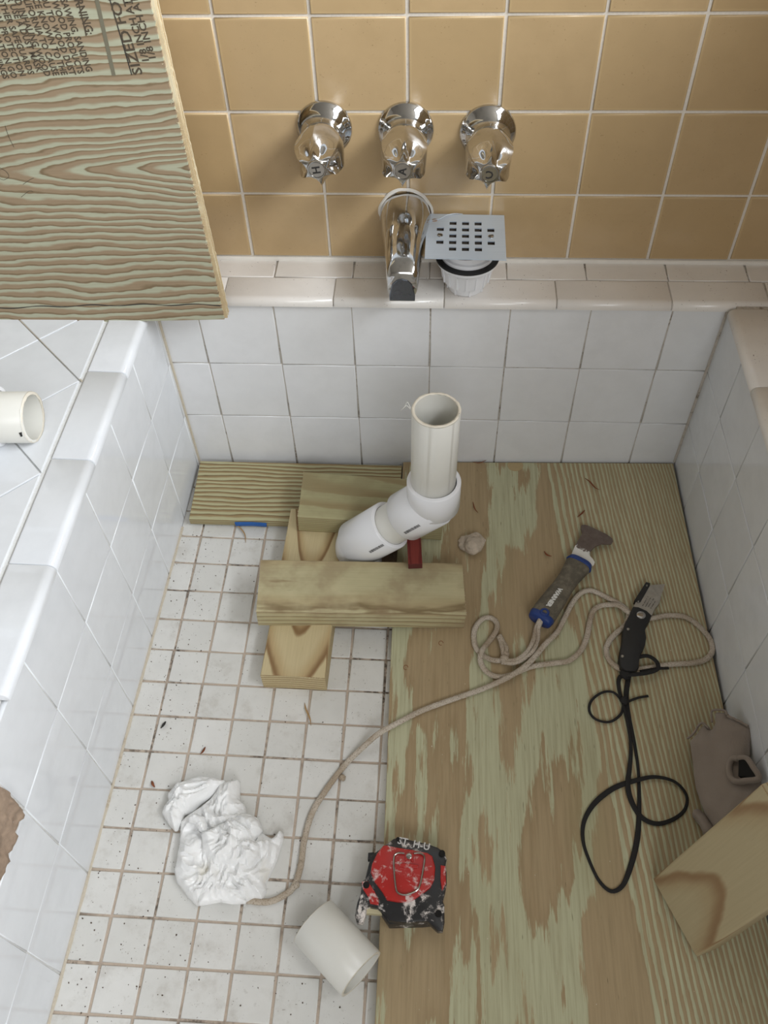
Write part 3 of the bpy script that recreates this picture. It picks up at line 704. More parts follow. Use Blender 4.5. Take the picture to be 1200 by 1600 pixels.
# strip
s0, s1 = at(294, 811, -.314), at(314, 722, -.314)
Fst = frame((-.3745, -.1365, -.3135), (1, .002, -.0105), V=(.02, 1, 0))
stp = empty('plywood_strip', label='narrow striped plywood strip along the back left of the tub floor', cat='plywood', mat4=Fst)
bm = bmesh.new(); poly_prism(bm, [(0, 0), (.330, .001), (.3325, .1245), (-.004, .1225)], -.004, 0, .0007); obj('face_veneer', bm, M['strip'], stp, smooth=False)
for k in range(2):
    bm = bmesh.new(); poly_prism(bm, [(0, .0004 * k), (.330, .001 + .0004 * k), (.3325, .1245), (-.004, .1225)], -.0088 - k * .0047, -.0043 - k * .0047, 0); obj('ply_layer', bm, M['strip'], stp, smooth=False)
bm = bmesh.new(); c0 = Fst.inverted() @ at(395, 812, -.318); sweep(bm, [(c0.x - .028, -.0008, -.009), (c0.x, -.0009, -.0075), (c0.x + .022, -.0008, -.009)], .0022, .0105, 8)
o = obj('blue_paint_patch', bm, M['bluetape'], stp); o['label'] = 'bright blue paint on the strip edge'

# ================================================================== LUMBER OFFCUTS
def lumber(name, F4, L, W, T, mat, label, cat='wood block', r=.0028, ends=True):
    """2x4: eased long edges, sawn ends; local x along, y across (0..-W), z up (top face at 0)"""
    root = empty(name, label=label, cat=cat, mat4=F4)
    sec = []
    for cx_, cz_, a0 in ((-r, -r, 0), (-W + r, -r, 90), (-W + r, -T + r, 180), (-r, -T + r, 270)):
        for k in range(5):
            a = math.radians(a0 + k * 22.5); sec.append((cx_ + r * math.cos(a), cz_ + r * math.sin(a)))
    bm = bmesh.new(); n = 24
    rings = []
    for i in range(n + 1):
        x = L * i / n
        rings.append([Vector((x + (0 if 0 < i < n else .0011 * mnoise.noise(Vector((y * 150, z * 150, i)))), y, z + .0002 * mnoise.noise(Vector((x * 30, y * 30, z))))) for y, z in sec])
    loft(bm, rings); obj('plank_body', bm, mat, root, angle=45)
    # fuzzy sawn fibres at both ends
    bm = bmesh.new()
    for k in range(160):
        e = random.choice((0, 1)); y = -random.uniform(.001, W - .001); top = random.random() < .7
        z = -.0008 if top else -random.uniform(.002, T - .002); s = -1 if e == 0 else 1; x = 0 if e == 0 else L
        p = Vector((x - s * .001, y, z)); d = Vector((s * random.uniform(.001, .0034), random.uniform(-.0015, .0015), random.uniform(-.0012, .0008))); q = Vector((0, .0005, 0))
        bm.faces.new([bm.verts.new(v) for v in (p - q, p + q, p + d)])
    o = obj('sawn_fibres', bm, M['board_edge'], root, smooth=False); o['kind'] = 'stuff'
    return root
# leg board lying front to back on the mosaic
A1 = at(418, 976, -.2975); 
lf = Vector((-.2195, -.4125, -.2975)); lb = Vector((-.2120, -.1240, -.2970))
d = (lb - lf); Flg = frame(lf + Vector((.0890, -.001, -.0012)) + Vector((0, 0, 0)), d, N=(0.0, 0, 1))
Flg = frame(lf + Vector((.0005, 0, 0)), d, N=(.0, 0, 1)); 
lumber('lumber_offcut', frame(lf, (d.x, d.y, d.z), N=(0, 0, 1)) @ Matrix.Translation((0, 0, 0)), d.length, .089, .0375, M['leg_board'], 'lumber offcut with dark pointed grain lying front to back on the mosaic')
# back block: left end on the leg board, right end on the plywood
kb0 = at(473, 744, -.2590); kb1 = at(690, 745, -.2765)
Fk = frame((-.1920, -.0800, -.2585), (.216, .0015, -.0165), V=(0, 1, 0))
lumber('lumber_offcut', Fk, .218, .089, .0375, M['back_block'], 'olive lumber offcut lying behind the pipe, against the back of the drain')
# top board
tbl = at(408.5, 873.6, -.2585); tbr = at(722, 879, -.2775)
Ft = frame(tbl, tbr - tbl, V=(0, 1, 0)); print('top board', tbl, tbr)
lumber('lumber_offcut', Ft, (tbr - tbl).length, .089, .0375, M['two_by_four'], 'widest lumber offcut laid crosswise in front of the white pipe, red stick on it')
# leaning block at lower right (measured from its two lower corners and its upper corner)
a_ = Vector((.27363406, -.65591475, -.29755)); yaw_, t_ = .4165, 1.3053
lv = Vector((math.cos(yaw_) * math.cos(t_), math.sin(yaw_) * math.cos(t_), math.sin(t_))); wv = Vector((math.sin(yaw_), -math.cos(yaw_), 0))
Fln = frame(a_, lv, V=-wv)
lumber('lumber_offcut', Fln, .236, .089, .034, M['lean_block'], 'lumber block propped up against the right tub wall, arched grain, in front of the glove')
# red stick
p0 = at(649, 893, -.270); p0 = Vector((.0, 0, 0))
sa = at(638, 880, -.2525); sb = at(660, 880, -.2525); print('stick', sa, sb, at(645, 815, -.27))
end = at(645.0, 815, -.2480); beg = at(649, 881, -.2560)
Fsk = frame(beg + Vector((0, 0, .0)), (end - beg), V=(-1, 0, 0))
bm = bmesh.new(); poly_prism(bm, rect(0, -.0100, .115, .0100), -.013, 0, .0007); 
sk = empty('red_wood_stick', label='short reddish brown square stick resting on the crossing board and wedged under the pipe elbow', cat='stick', mat4=Fsk)
m2 = wood('reddish_stick_wood', (134, 58, 50), (108, 42, 38), along=0, across=1, K=200, Kz=120, fine=.5, ticks=.3)
obj('stick_body', bm, m2, sk, smooth=False)
bm = bmesh.new(); poly_prism(bm, rect(-.0006, -.0098, .0, .0098), -.0128, -.0002, 0); obj('cut_end', bm, plain('dark_red_end_grain', (92, 36, 34), .8), sk, smooth=False)

# ================================================================== PIPE ASSEMBLY
PX, PYv = .0102, -.209
TOPZ = .008; RIMZ = -.1235
def tube(bm, A, B, ro, ri, seg=56, endcap=True, chamf=.0008):
    A, B = Vector(A), Vector(B); L = (B - A).length; F = frame(A, (B - A).orthogonal(), N=(B - A))
    lathe(bm, [(ri, 0), (ro - chamf, 0), (ro, chamf), (ro, L - chamf), (ro - chamf, L), (ri, L), (ri, 0)], F, seg)
pa = empty('drain_pipe', (PX, PYv, 0), 'white plastic drain pipe standing upright out of two elbows in the torn drain', 'pipe')
def L_(x, y, z): return Vector((x - PX, y - PYv, z))
bm = bmesh.new(); tube(bm, L_(PX + .0003, PYv + .0015, TOPZ), L_(PX - .0012, PYv, -.150), .0301, .0263)
for v in bm.verts:
    if v.co.z > TOPZ - .002: v.co.z += .0006 * mnoise.noise(v.co * 300)
vp = obj('upright_pipe', bm, M['pvc'], pa, angle=50)
bm = bmesh.new(); lathe(bm, [(.0266, 0), (.0298, 0), (.0301, -.0014), (.0304, -.0002), (.0299, .0007), (.0266, .0007), (.0266, 0)], Matrix.Translation(L_(PX + .0003, PYv + .0015, TOPZ + .0002)), 70)
for v in bm.verts: k = mnoise.noise(v.co * 260); v.co.z += .0011 * k; v.co.x *= 1 + .012 * k; v.co.y *= 1 + .012 * k
o = obj('sawn_rim', bm, M['pvc_cut'], vp, angle=180); o['label'] = 'rough stained sawn rim'
for P in ([(-.031, 0, .002), (-.036, .002, .006), (-.040, .0, .003), (-.043, .001, -.002)], [(-.031, .001, .003), (-.035, .004, .010), (-.038, .003, .004)], [(.027, -.006, .001), (.029, -.009, .005), (.0265, -.011, -.003)]):
    bm = bmesh.new(); sweep(bm, [Vector(p) + L_(PX, PYv, TOPZ) for p in P], .0009, .0006, 5, .001); obj('plastic_burr', bm, M['pvc'], vp)
BEND = Vector((PX - .001, PYv, -.1660)); E2 = Vector((-.1000, -.199, -.2810))
dv = (E2 - BEND).normalized()
def elbow(bm, A, corner, B, ro, ri, lip=.0016):
    """mitred-sweep fitting with thick sockets at both ends"""
    A, corner, B = Vector(A), Vector(corner), Vector(B); d1 = (corner - A).normalized(); d2 = (B - corner).normalized(); s = .013
    pts = [A]; c1 = corner - d1 * s; c2 = corner + d2 * s; pts += [A + d1 * .001]
    for k in range(9): t = k / 8; pts.append((1 - t) ** 2 * c1 + 2 * t * (1 - t) * corner + t * t * c2)
    pts += [B - d2 * .001, B]; nrm = d1.cross(d2).normalized(); rings = []
    for i, p in enumerate(pts):
        t = (pts[min(i + 1, len(pts) - 1)] - pts[max(i - 1, 0)]).normalized(); s_ = nrm; u = s_.cross(t)
        r = ro - (.0009 if i in (0, len(pts) - 1) else 0)
        if 2 <= i <= 10: r = ro - .0006
        rings.append([p + s_ * (r * math.cos(a)) + u * (r * math.sin(a)) for a in [2 * math.pi * j / 56 for j in range(56)]])
    out = []
    # inner bore at both ends
    def inner(P0, d, sign):
        t = d; s_ = nrm; u = s_.cross(t)
        return [[P0 + t * off + s_ * (ri * math.cos(a)) + u * (ri * math.sin(a)) for a in [2 * math.pi * j / 56 for j in range(56)]] for off in ((0), (sign * .014))]
    a_in = inner(A, d1, 1); b_in = inner(B, d2, -1)
    loft(bm, [a_in[1], a_in[0]] + rings + [b_in[0], b_in[1]], True)
bm = bmesh.new(); elbow(bm, Vector((PX, PYv, RIMZ)) - pa.location, BEND - pa.location, BEND + dv * .055 - pa.location, .0350, .0306); e1 = obj('upper_elbow', bm, M['fitting'], pa, angle=50)
bm = bmesh.new(); tube(bm, Vector((PX, PYv, RIMZ + .0006)) - pa.location, Vector((PX, PYv, BEND.z - .006)) - pa.location, .0364, .0306, chamf=.0012); obj('socket_collar', bm, M['fitting'], e1, angle=50)
bm = bmesh.new(); tube(bm, BEND + dv * -.004 - pa.location, BEND + dv * .0556 - pa.location, .0364, .0306, chamf=.0012); obj('socket_collar', bm, M['fitting'], e1, angle=50)
bm = bmesh.new(); tube(bm, BEND + dv * .045 - pa.location, BEND + dv * .115 - pa.location, .0301, .0263); obj('short_pipe', bm, M['pvc'], pa, angle=50)
bm = bmesh.new(); elbow(bm, E2 - dv * .072 - pa.location, E2 - pa.location, E2 + Vector((-.001, 0, -.052)) - pa.location, .0352, .0306); e2 = obj('lower_elbow', bm, M['fitting'], pa, angle=50)
bm = bmesh.new(); tube(bm, E2 - dv * .0726 - pa.location, E2 + dv * .004 - pa.location, .0364, .0306, chamf=.0012); obj('socket_collar', bm, M['fitting'], e2, angle=50)
# bar-like print along the front of both fittings
def side_print(cen, d, ang, n, name, parent, lift=.0366):
    bm = bmesh.new(); d = d.normalized(); up = Vector((0, 0, 1)); s = d.cross(up).normalized(); u = s.cross(d).normalized(); x = -.016
    random.seed(n)
    for k in range(n):
        wd = random.choice((.0004, .0006, .0009)); hgt = random.choice((.0045, .0038, .0045))
        q = []
        for dx, dh in ((0, 0), (wd, 0), (wd, 1), (0, 1)):
            th = ang + (dh * hgt) / lift; q.append(bm.verts.new(cen + d * (x + dx) + (s * math.cos(th) + u * math.sin(th)) * lift))
        bm.faces.new(q); x += wd + random.choice((.0003, .0005))
    obj(name, bm, M['ink'], parent, smooth=False)
side_print(BEND + dv * .030 - pa.location, -dv, math.radians(-7) if False else math.radians(2), 32, 'print_marks', e1)
side_print(E2 - dv * .055 - pa.location, -dv, math.radians(2), 32, 'print_marks', e2)

# ---- pipe offcut on the floor
ca = (onfloor(518, 1410, .030) + onfloor(460, 1470, .030)) / 2; cb = (onfloor(538, 1557, .030) + onfloor(592, 1490, .030)) / 2
ca.z = cb.z = floorz(ca.x, ca.y) + .0303; dd_ = cb - ca; mid = (ca + cb) / 2; print('offcut', dd_.length, mid)
oc = empty('pipe_offcut', mid - Vector((0, 0, .03)), 'short off-white pipe offcut lying on the mosaic beside the tape measure', 'pipe')
bm = bmesh.new(); h = dd_.normalized() * .0385; up = Vector((0, 0, .03)); tube(bm, -h + up, h + up, .0301, .0263); obj('pipe_wall', bm, M['pvc'], oc, angle=50)
bm = bmesh.new()
tube(bm, h * .985 + up, h * 1.004 + up, .0298, .0266); tube(bm, -h * 1.004 + up, -h * .985 + up, .0298, .0266); obj('sawn_rim', bm, M['pvc_cut'], oc, angle=180)
# ---- pipe with coupling on the left ledge
ex = Vector((-.4605, -.2680, LZ + .0300))
lp = empty('pipe_stub', ex - Vector((0, 0, .03)), 'white pipe stub with collar lying on the left ledge below the plywood board', 'pipe')
dl = Vector((-1, -.03, .0)).normalized(); up = Vector((0, 0, .0302))
bm = bmesh.new(); tube(bm, up, up + dl * .13, .0302, .0264, chamf=.0012)
o = obj('pipe_wall', bm, M['pvc'], lp, angle=50)
bm = bmesh.new(); lathe(bm, [(.0266, 0), (.0298, -.0002), (.0300, .0012), (.0303, .0016), (.0266, .0016), (.0266, 0)], frame(up - dl * .0004, (0, 1, 0), N=dl), 60)
for v in bm.verts: k = mnoise.noise(v.co * 220); v.co += Vector((.0008 * k, 0, 0))
obj('sawn_rim', bm, M['pvc_cut'], lp, angle=180)
bm = bmesh.new(); tube(bm, up + dl * .0385 + Vector((0, 0, .002)), up + dl * .125 + Vector((0, 0, .002)), .0355, .0303); obj('collar', bm, M['fitting'], lp, angle=50)
bm = bmesh.new(); c0 = up + Vector((-.001, -.0296, .006)); poly_prism(bm, [(0, 0), (.0035, .001), (.003, .007), (.0008, .006)], 0, .0006, M4=frame(c0 + dl * .001, (-1, 0, 0), N=(0, -1, .1))); obj('black_mark', bm, M['ink'], lp, smooth=False)

# ================================================================== CORD, LACE
def C4(x, y): return (720 + x / 3, 800 + y / 3)
cord_px = [((385, 1407), 'f'), ((420, 1409), 'f'), ((445, 1398), 'f'), ((460, 1384), 'f'), ((470, 1352), 'f'), ((475, 1315), 'f'), ((487, 1272), 'f'), ((509, 1235), 'f'), ((541, 1193), 'f'), ((570, 1165), 'F'), ((592, 1146), 'E'), ((615, 1133), 'p'), ((660, 1110), 'p'), ((715, 1090), 'p')]
seq = [(100, 830), (230, 770), (320, 706), (400, 615), (450, 565), (482, 505), (520, 430), (560, 382), (610, 368), (680, 398), (745, 432), (785, 470), (775, 525), (720, 575), (690, 615), (682, 660), (705, 705), (760, 740), (830, 738), (980, 715), (1085, 708), (1145, 692), (1178, 655), (1170, 600), (1120, 538), (1050, 492), (960, 486), (880, 500), (815, 490), (745, 440), (700, 435), (655, 440), (620, 465), (603, 520), (590, 590), (560, 652), (505, 698), (430, 709), (330, 725), (230, 765), (170, 772), (120, 748), (92, 700), (100, 650), (130, 608), (165, 560), (168, 520), (140, 496), (100, 502), (65, 550), (63, 610), (80, 650), (115, 680), (160, 696), (205, 694)]
lift = {(320, 706): .006, (230, 770): .005, (785, 470): .0, (815, 490): .003, (745, 440): .006, (400, 615): .003, (100, 650): .006, (92, 700): .006, (80, 650): .0, (505, 698): .0, (165, 560): .002, (880, 500): .0}
pts = []
for (u, v), s in cord_px:
    if s == 'f': p = onfloor(u, v, .0035)
    elif s == 'F': p = onfloor(u, v, .012)
    elif s == 'E': p = onply(u, v, .0045)
    else: p = onply(u, v, .0035)
    pts.append(p)
for q in seq: pts.append(onply(*C4(*q), .0035 + lift.get(q, 0)))
cd = empty('braided_cord', pts[0], 'long dirty white braided cord running from the tool handle to the crumpled film', 'cord')
bm = bmesh.new(); sweep(bm, [p - cd.location for p in pts], 0.0078, .0056, 10, .0032, lump=.035); obj('cord_strand', bm, M['cord'], cd, angle=180)
cs = []
for c_, s_ in ((C4(205, 688), .0062), (C4(210, 665), .005)):
    bm = bmesh.new(); p = onply(*c_, .006) - cd.location; r = bmesh.ops.create_icosphere(bm, subdivisions=3, radius=s_, matrix=Matrix.Translation(p))
    for v in r['verts']: v.co += (v.co - p) * .25 * mnoise.noise(v.co * 350)
    obj('cord_knot', bm, M['cord'], cd, angle=180)
for P in ([(205, 680), (215, 640), (200, 610), (182, 575)], [(200, 680), (195, 640), (185, 605), (176, 580)], [(205, 695), (260, 692), (310, 655), (340, 600), (352, 545), (378, 488)], [(190, 705), (250, 708), (310, 680), (345, 640), (362, 590), (365, 540), (385, 495)]):
    bm = bmesh.new(); sweep(bm, [onply(*C4(*q), .006 + .003 * (i % 2) + (.012 if q[0] > 370 else 0)) - cd.location for i, q in enumerate(P)], .0062, .0048, 8, .003); obj('cord_tail', bm, M['cord'], cd, angle=180)
for q in ((535 / 1, 1215), (463, 1383), (470, 1350)):
    bm = bmesh.new(); p = onfloor(q[0], q[1], .004) - cd.location; r = bmesh.ops.create_icosphere(bm, subdivisions=2, radius=.0042, matrix=Matrix.Translation(p))
    for v in r['verts']: v.co += (v.co - p) * .3 * mnoise.noise(v.co * 400)
    obj('cord_lump', bm, M['cord'], cd, angle=180)
# black lace
def C6(x, y): return (600 + x / 2, 800 + y / 2)
def C8(x, y): return (600 + x / 2, 1200 + y / 2)
main = [C6(*q) for q in ((775, 470), (768, 500), (762, 530), (757, 580), (765, 640), (782, 720), (793, 790))] + [C8(*q) for q in ((797, 50), (797, 150), (790, 230), (770, 310), (745, 368), (710, 385), (672, 352), (640, 285), (622, 225), (626, 165), (660, 108), (720, 62), (790, 38), (850, 28), (910, 44), (945, 85), (940, 130), (900, 162), (850, 174), (803, 152), (772, 100), (762, 50), (767, 5))] + [C6(*q) for q in ((772, 740), (765, 680), (750, 610), (736, 560), (735, 520), (762, 500))]
lc = empty('black_lace', onply(*main[0], .002), 'flat black lace tied to the folding knife and looped on the plywood', 'lace')
bm = bmesh.new(); n = len(main); sweep(bm, [onply(u, v, .0022 + (.0025 if i in (20, 21, 19) or i > 27 else 0)) - lc.location for i, (u, v) in enumerate(main)], .0068, .0013, 8, .003, taper=lambda t: .78 + .22 * math.sin(t * 26))
loop = [C6(*q) for q in ((760, 640), (742, 590), (715, 563), (680, 565), (648, 590), (642, 622), (662, 648), (705, 656), (740, 632), (752, 600), (790, 582), (826, 575))]
sweep(bm, [onply(u, v, .0035) - lc.location for u, v in loop], .0036, .0022, 8, .003)
bow = [C6(*q) for q in ((752, 512), (765, 470), (790, 455), (825, 450), (852, 468), (855, 490), (825, 502), (780, 508), (745, 510))]
sweep(bm, [onply(u, v, .012 if 0 < i < 8 else .008) - lc.location for i, (u, v) in enumerate(bow)], .0060, .0022, 8, .003)
sweep(bm, [onply(*C6(*q), .006) - lc.location for q in ((800, 498), (850, 490), (890, 488))], .0040, .0020, 8, .003)
for q, s in (((755, 505), .008), ((770, 490), .007), ((752, 588), .006)):
    p = onply(*C6(*q), .007) - lc.location; r = bmesh.ops.create_icosphere(bm, subdivisions=3, radius=s, matrix=Matrix.Translation(p))
    for v in r['verts']: v.co.z = p.z + (v.co.z - p.z) * .65; v.co += (v.co - p) * .3 * mnoise.noise(v.co * 260)
obj('lace_band', bm, M['lace'], lc, angle=180)

# ================================================================== FIVE-IN-ONE PAINTER'S TOOL
def plan(px_pts, F4, h=0):
    """photograph outline -> local 2D outline on the plane of F4 lifted by h"""
    Mi = F4.inverted(); o_ = Mi @ Vector(CAM); out = []
    for u, v in px_pts:
        d = Mi.to_3x3() @ Vector(RM @ np.array([(u - 600) / FPX, -(v - 800) / FPX, -1])); t = (h - o_.z) / d.z; q = o_ + d * t; out.append((q.x, q.y))
    return out
ta, tb_ = onply(*C4(552, 262)), onply(*C4(365, 530))
Ftl = frame(ta, (tb_ - ta), N=(-.024, 0, 1))           # x from collar to butt end
Ftl.translation = ta
tool = empty('painters_tool', label='painters multi-tool with rusty blade and grey and blue handle lying on the plywood', cat='scraper', mat4=Ftl)
bm = bmesh.new(); poly_prism(bm, plan([C4(*q) for q in ((565, 62), (582, 60), (600, 66), (680, 103), (710, 124), (714, 138), (706, 150), (690, 152), (660, 150), (628, 164), (607, 185), (604, 205), (620, 222), (628, 236), (624, 248), (600, 262), (580, 280), (508, 240), (520, 195), (535, 160), (552, 128), (570, 100), (562, 80))], Ftl, .011), .0095, .0118, .0004); obj('blade', bm, M['rust'], tool, smooth=False)
Lh = (tb_ - ta).length
bm = bmesh.new(); rings = []
for s, wd, ht in ((-.001, .034, .020), (.006, .038, .023), (.016, .034, .022), (.028, .030, .022), (.045, .030, .023), (.06, .033, .024), (.075, .035, .025), (.085, .036, .025), (.0935, .036, .025)):
    rings.append([Vector((s * Lh / .1, math.copysign(abs(math.cos(a)) ** .75, math.cos(a)) * wd / 2, .0125 + math.copysign(abs(math.sin(a)) ** .8, math.sin(a)) * ht / 2)) for a in [2 * math.pi * j / 36 for j in range(36)]])
loft(bm, rings); obj('handle_grip', bm, M['grip'], tool, angle=60)
def hring(s0, s1, w0, w1, h0, h1, mat, nm):
    bm = bmesh.new(); rings = []
    for s, wd, ht in ((s0, w0 - .002, h0 - .002), (s0 + .001, w0, h0), (s1 - .001, w1, h1), (s1, w1 - .002, h1 - .002)):
        rings.append([Vector((s, math.copysign(abs(math.cos(a)) ** .75, math.cos(a)) * wd / 2, .0125 + math.copysign(abs(math.sin(a)) ** .8, math.sin(a)) * ht / 2)) for a in [2 * math.pi * j / 36 for j in range(36)]])
    loft(bm, rings); return obj(nm, bm, mat, tool, angle=60)
hring(-.004, .0045, .037, .0405, .022, .0245, M['blue'], 'collar'); hring(Lh * .925, Lh * 1.01, .0368, .034, .0252, .023, M['blue'], 'butt_end')
bm = bmesh.new(); cp = plan([C4(393, 470)], Ftl, .024)[0]; lathe(bm, [(.0030, .0242), (.0035, .0262), (.0055, .0262), (.0068, .0245), (.0072, .022)], Matrix.Translation((cp[0], cp[1], 0)), 28); obj('hang_hole_ring', bm, M['blue'], tool)
me = text_mesh('WARNER', .0105, .0002, .0006); me.materials.append(plain('white_print', (225, 225, 220), .6)); o = link('brand_print', me, None, tool)
cp = plan([C4(438, 400)], Ftl, .0247)[0]; o.matrix_local = Matrix.Translation((cp[0], cp[1], .0252)) @ Matrix.Diagonal((.82, .8, 1, 1))

# ================================================================== FOLDING UTILITY KNIFE
ka, kb = onply(*C4(880, 400)), onply(*C4(785, 730))
Fkn = frame(ka, kb - ka, N=(-.024, 0, 1))
kn = empty('utility_knife', label='folding utility knife with black handle and steel blade holder lying on the plywood', cat='knife', mat4=Fkn)
def kp(L): return plan([C4(*q) for q in L], Fkn, .010)
bm = bmesh.new(); poly_prism(bm, kp([(885, 342), (905, 340), (958, 336), (950, 362), (936, 402), (925, 395), (893, 352)]), .0085, .0093, 0); obj('blade', bm, M['knife'], kn, smooth=False)
bm = bmesh.new(); poly_prism(bm, kp([(866, 335), (885, 343), (936, 402), (936, 412), (928, 434), (912, 452), (892, 492), (806, 452), (822, 420)]), .004, .0125, .0006); obj('blade_holder', bm, M['knife'], kn, smooth=False)
bm = bmesh.new(); poly_prism(bm, kp([(866, 334), (886, 340), (884, 352), (840, 428), (828, 430), (812, 420)]), .0035, .0140, .0006); obj('holder_side_bar', bm, M['black'], kn, smooth=False)
bm = bmesh.new(); poly_prism(bm, kp([(805, 450), (830, 452), (870, 470), (893, 492), (880, 520), (868, 535), (862, 560), (868, 595), (862, 630), (845, 665), (835, 700), (832, 735), (815, 755), (770, 752), (745, 730), (740, 690), (745, 655), (755, 610), (758, 565), (768, 525), (785, 495)]), .0, .0150, .0022); obj('handle_scale', bm, M['black'], kn, angle=25)
for (q, r, mt, nm) in (((845, 484), .0062, 'chrome_dull', 'pivot_bolt'), ((784, 550), .0020, 'knife', 'rivet'), ((757, 677), .0020, 'knife', 'rivet'), ((872, 345), .0011, 'knife', 'rivet'), ((832, 420), .0011, 'knife', 'rivet')):
    bm = bmesh.new(); c0 = plan([C4(*q)], Fkn, .015)[0]; lathe(bm, [(r, .0138), (r, .0157), (r * .8, .0163), (r * .45, .0163), (r * .4, .0156), (r * .1, .0156)], Matrix.Translation((c0[0], c0[1], 0)), 24, (True, True)); obj(nm, bm, M[mt], kn)
for q, s in (((885, 402), 'HEAVY DUTY'), ((875, 420), 'UTILITY KNIFE'), ((898, 384), 'STEEL')):
    pass
bm = bmesh.new()
for L in (((852, 440), (878, 396)), ((866, 444), (890, 402)), ((876, 448), (905, 405)), ((890, 452), (912, 418))):
    A, B = [Vector(p) for p in plan([C4(*q) for q in L], Fkn, .0127)]; n = 14
    for k in range(n):
        if random.random() < .22: continue
        t0 = k / n; t1 = t0 + .045; p, q2 = A + (B - A) * t0, A + (B - A) * t1; nn = Vector((-(B - A).y, (B - A).x)).normalized() * .0006
        bm.faces.new([bm.verts.new((v.x, v.y, .0127)) for v in (p - nn, q2 - nn, q2 + nn, p + nn)])
o = obj('engraved_lines', bm, M['ink'], kn, smooth=False)

# ================================================================== TAPE MEASURE
def C5(x, y): return (540 + x / 6.6667, 1290 + y / 6.6667)
TZ = .030
tc = onply(632, 1375); Ftm = frame(Vector((tc.x, tc.y, plyz(tc.x))), (1, 0, .012), V=(0, 1, 0))
tm = empty('tape_measure', label='paint-scuffed red and black tape measure lying on the left edge of the plywood', cat='tape measure', mat4=Ftm)
def tp(L, h): return plan([C5(*q) for q in L], Ftm, h)
OUT = [(430, 180), (500, 128), (560, 115), (700, 148), (850, 180), (960, 220), (1030, 268), (1055, 340), (1045, 400), (1052, 470), (1055, 600), (1035, 700), (1015, 780), (1030, 825), (1032, 1000), (1012, 1092), (960, 1095), (900, 1040), (850, 990), (780, 996), (600, 1004), (450, 990), (425, 935), (400, 905), (330, 850), (250, 830), (215, 850), (208, 930), (180, 1008), (112, 1000), (95, 930), (120, 790), (155, 700), (168, 570), (215, 540), (250, 490), (265, 420), (300, 300), (370, 220)]
bm = bmesh.new(); poly_prism(bm, tp([(260, 300), (430, 190), (560, 125), (850, 190), (1020, 280), (1045, 600), (1000, 800), (1010, 990), (800, 1010), (450, 1020), (350, 870), (215, 840), (165, 700)], TZ * .8), .0003, TZ * .72, .002, .001); obj('lower_case', bm, M['tape_black'], tm, angle=30)
bm = bmesh.new(); poly_prism(bm, tp(OUT, TZ), TZ * .60, TZ - .0015, .0022); obj('black_bumper', bm, M['tape_black'], tm, angle=30)
RED = [(430, 200), (520, 222), (700, 250), (850, 280), (905, 315), (935, 430), (926, 560), (880, 650), (790, 715), (700, 780), (640, 800), (540, 795), (430, 775), (380, 690), (300, 585), (262, 490), (272, 400), (325, 290), (390, 205)]
bm = bmesh.new(); poly_prism(bm, tp(RED, TZ + .001), TZ - .004, TZ + .0012, .0020); obj('red_dome', bm, M['tape_red'], tm, angle=30)
for L, nm in (([(168, 580), (232, 580), (300, 680), (345, 775), (345, 830), (255, 812), (240, 750), (180, 660)], 'red_side_panel'), ([(990, 410), (1040, 420), (1047, 600), (1005, 680), (988, 560)], 'red_side_panel')):
    bm = bmesh.new(); poly_prism(bm, tp(L, TZ), TZ - .003, TZ + .0002, .0008); obj(nm, bm, M['tape_red'], tm, smooth=False)
bm = bmesh.new(); poly_prism(bm, tp([(555, 395), (640, 392), (755, 408), (760, 430), (745, 444), (600, 434), (560, 425)], TZ + .002), TZ + .001, TZ + .0026, .0006); obj('clip_plate', bm, M['tape_red'], tm, smooth=False)
bm = bmesh.new(); W_ = [(612, 292), (560, 284), (525, 296), (507, 325), (503, 420), (518, 600), (540, 695), (610, 722), (690, 702), (755, 660), (790, 560), (824, 350), (805, 305), (760, 285), (712, 290)]
sweep(bm, [Vector((*tp([q], TZ + .003)[0], TZ + .0028)) for q in W_], .0022, .0022, 8, .002); obj('wire_clip', bm, M['chrome_dull'], tm)
bm = bmesh.new(); poly_prism(bm, tp([(620, 295), (640, 285), (700, 290), (712, 300), (705, 370), (690, 375), (680, 350), (640, 348), (632, 370), (618, 360)], TZ + .003), TZ + .001, TZ + .0034, .0006); obj('clip_bracket', bm, M['tape_red'], tm, smooth=False)
bm = bmesh.new(); c0 = tp([(661, 320)], TZ + .003)[0]; lathe(bm, [(.0034, TZ + .002), (.0034, TZ + .0042), (.0026, TZ + .0046), (.0012, TZ + .0046), (.0010, TZ + .004), (.0001, TZ + .004)], Matrix.Translation((*c0, 0)), 24, (True, False)); obj('clip_screw', bm, M['chrome_dull'], tm)
for q, r in (((215, 620), .0038), ((1005, 288), .0036), ((968, 915), .0037), ((545, 140), .0022)):
    bm = bmesh.new(); c0 = tp([q], TZ)[0]; lathe(bm, [(r, TZ - .0014), (r, TZ + .0006), (r * .8, TZ + .0007), (r * .7, TZ + .0005)], Matrix.Translation((*c0, 0)), 24, (False, True)); obj('screw_recess_shade', bm, M['hollow_shade'], tm)  # flat dark discs paint the shade of the screw holes
bm = bmesh.new(); poly_prism(bm, tp([(210, 840), (360, 850), (425, 925), (215, 915)], TZ * .6), TZ * .35, TZ * .62, .0005); obj('blade_mouth', bm, plain('pale_yellow_tape', (206, 196, 160), .5), tm, smooth=False)
bm = bmesh.new(); c0 = tp([(262, 325)], TZ * .5)[0]; poly_prism(bm, [(c0[0] - .003, c0[1] - .005), (c0[0] + .004, c0[1] - .006), (c0[0] + .004, c0[1] + .004), (c0[0] - .003, c0[1] + .003)], TZ * .4, TZ * .7, .001); obj('lock_button', bm, M['black'], tm, smooth=False)
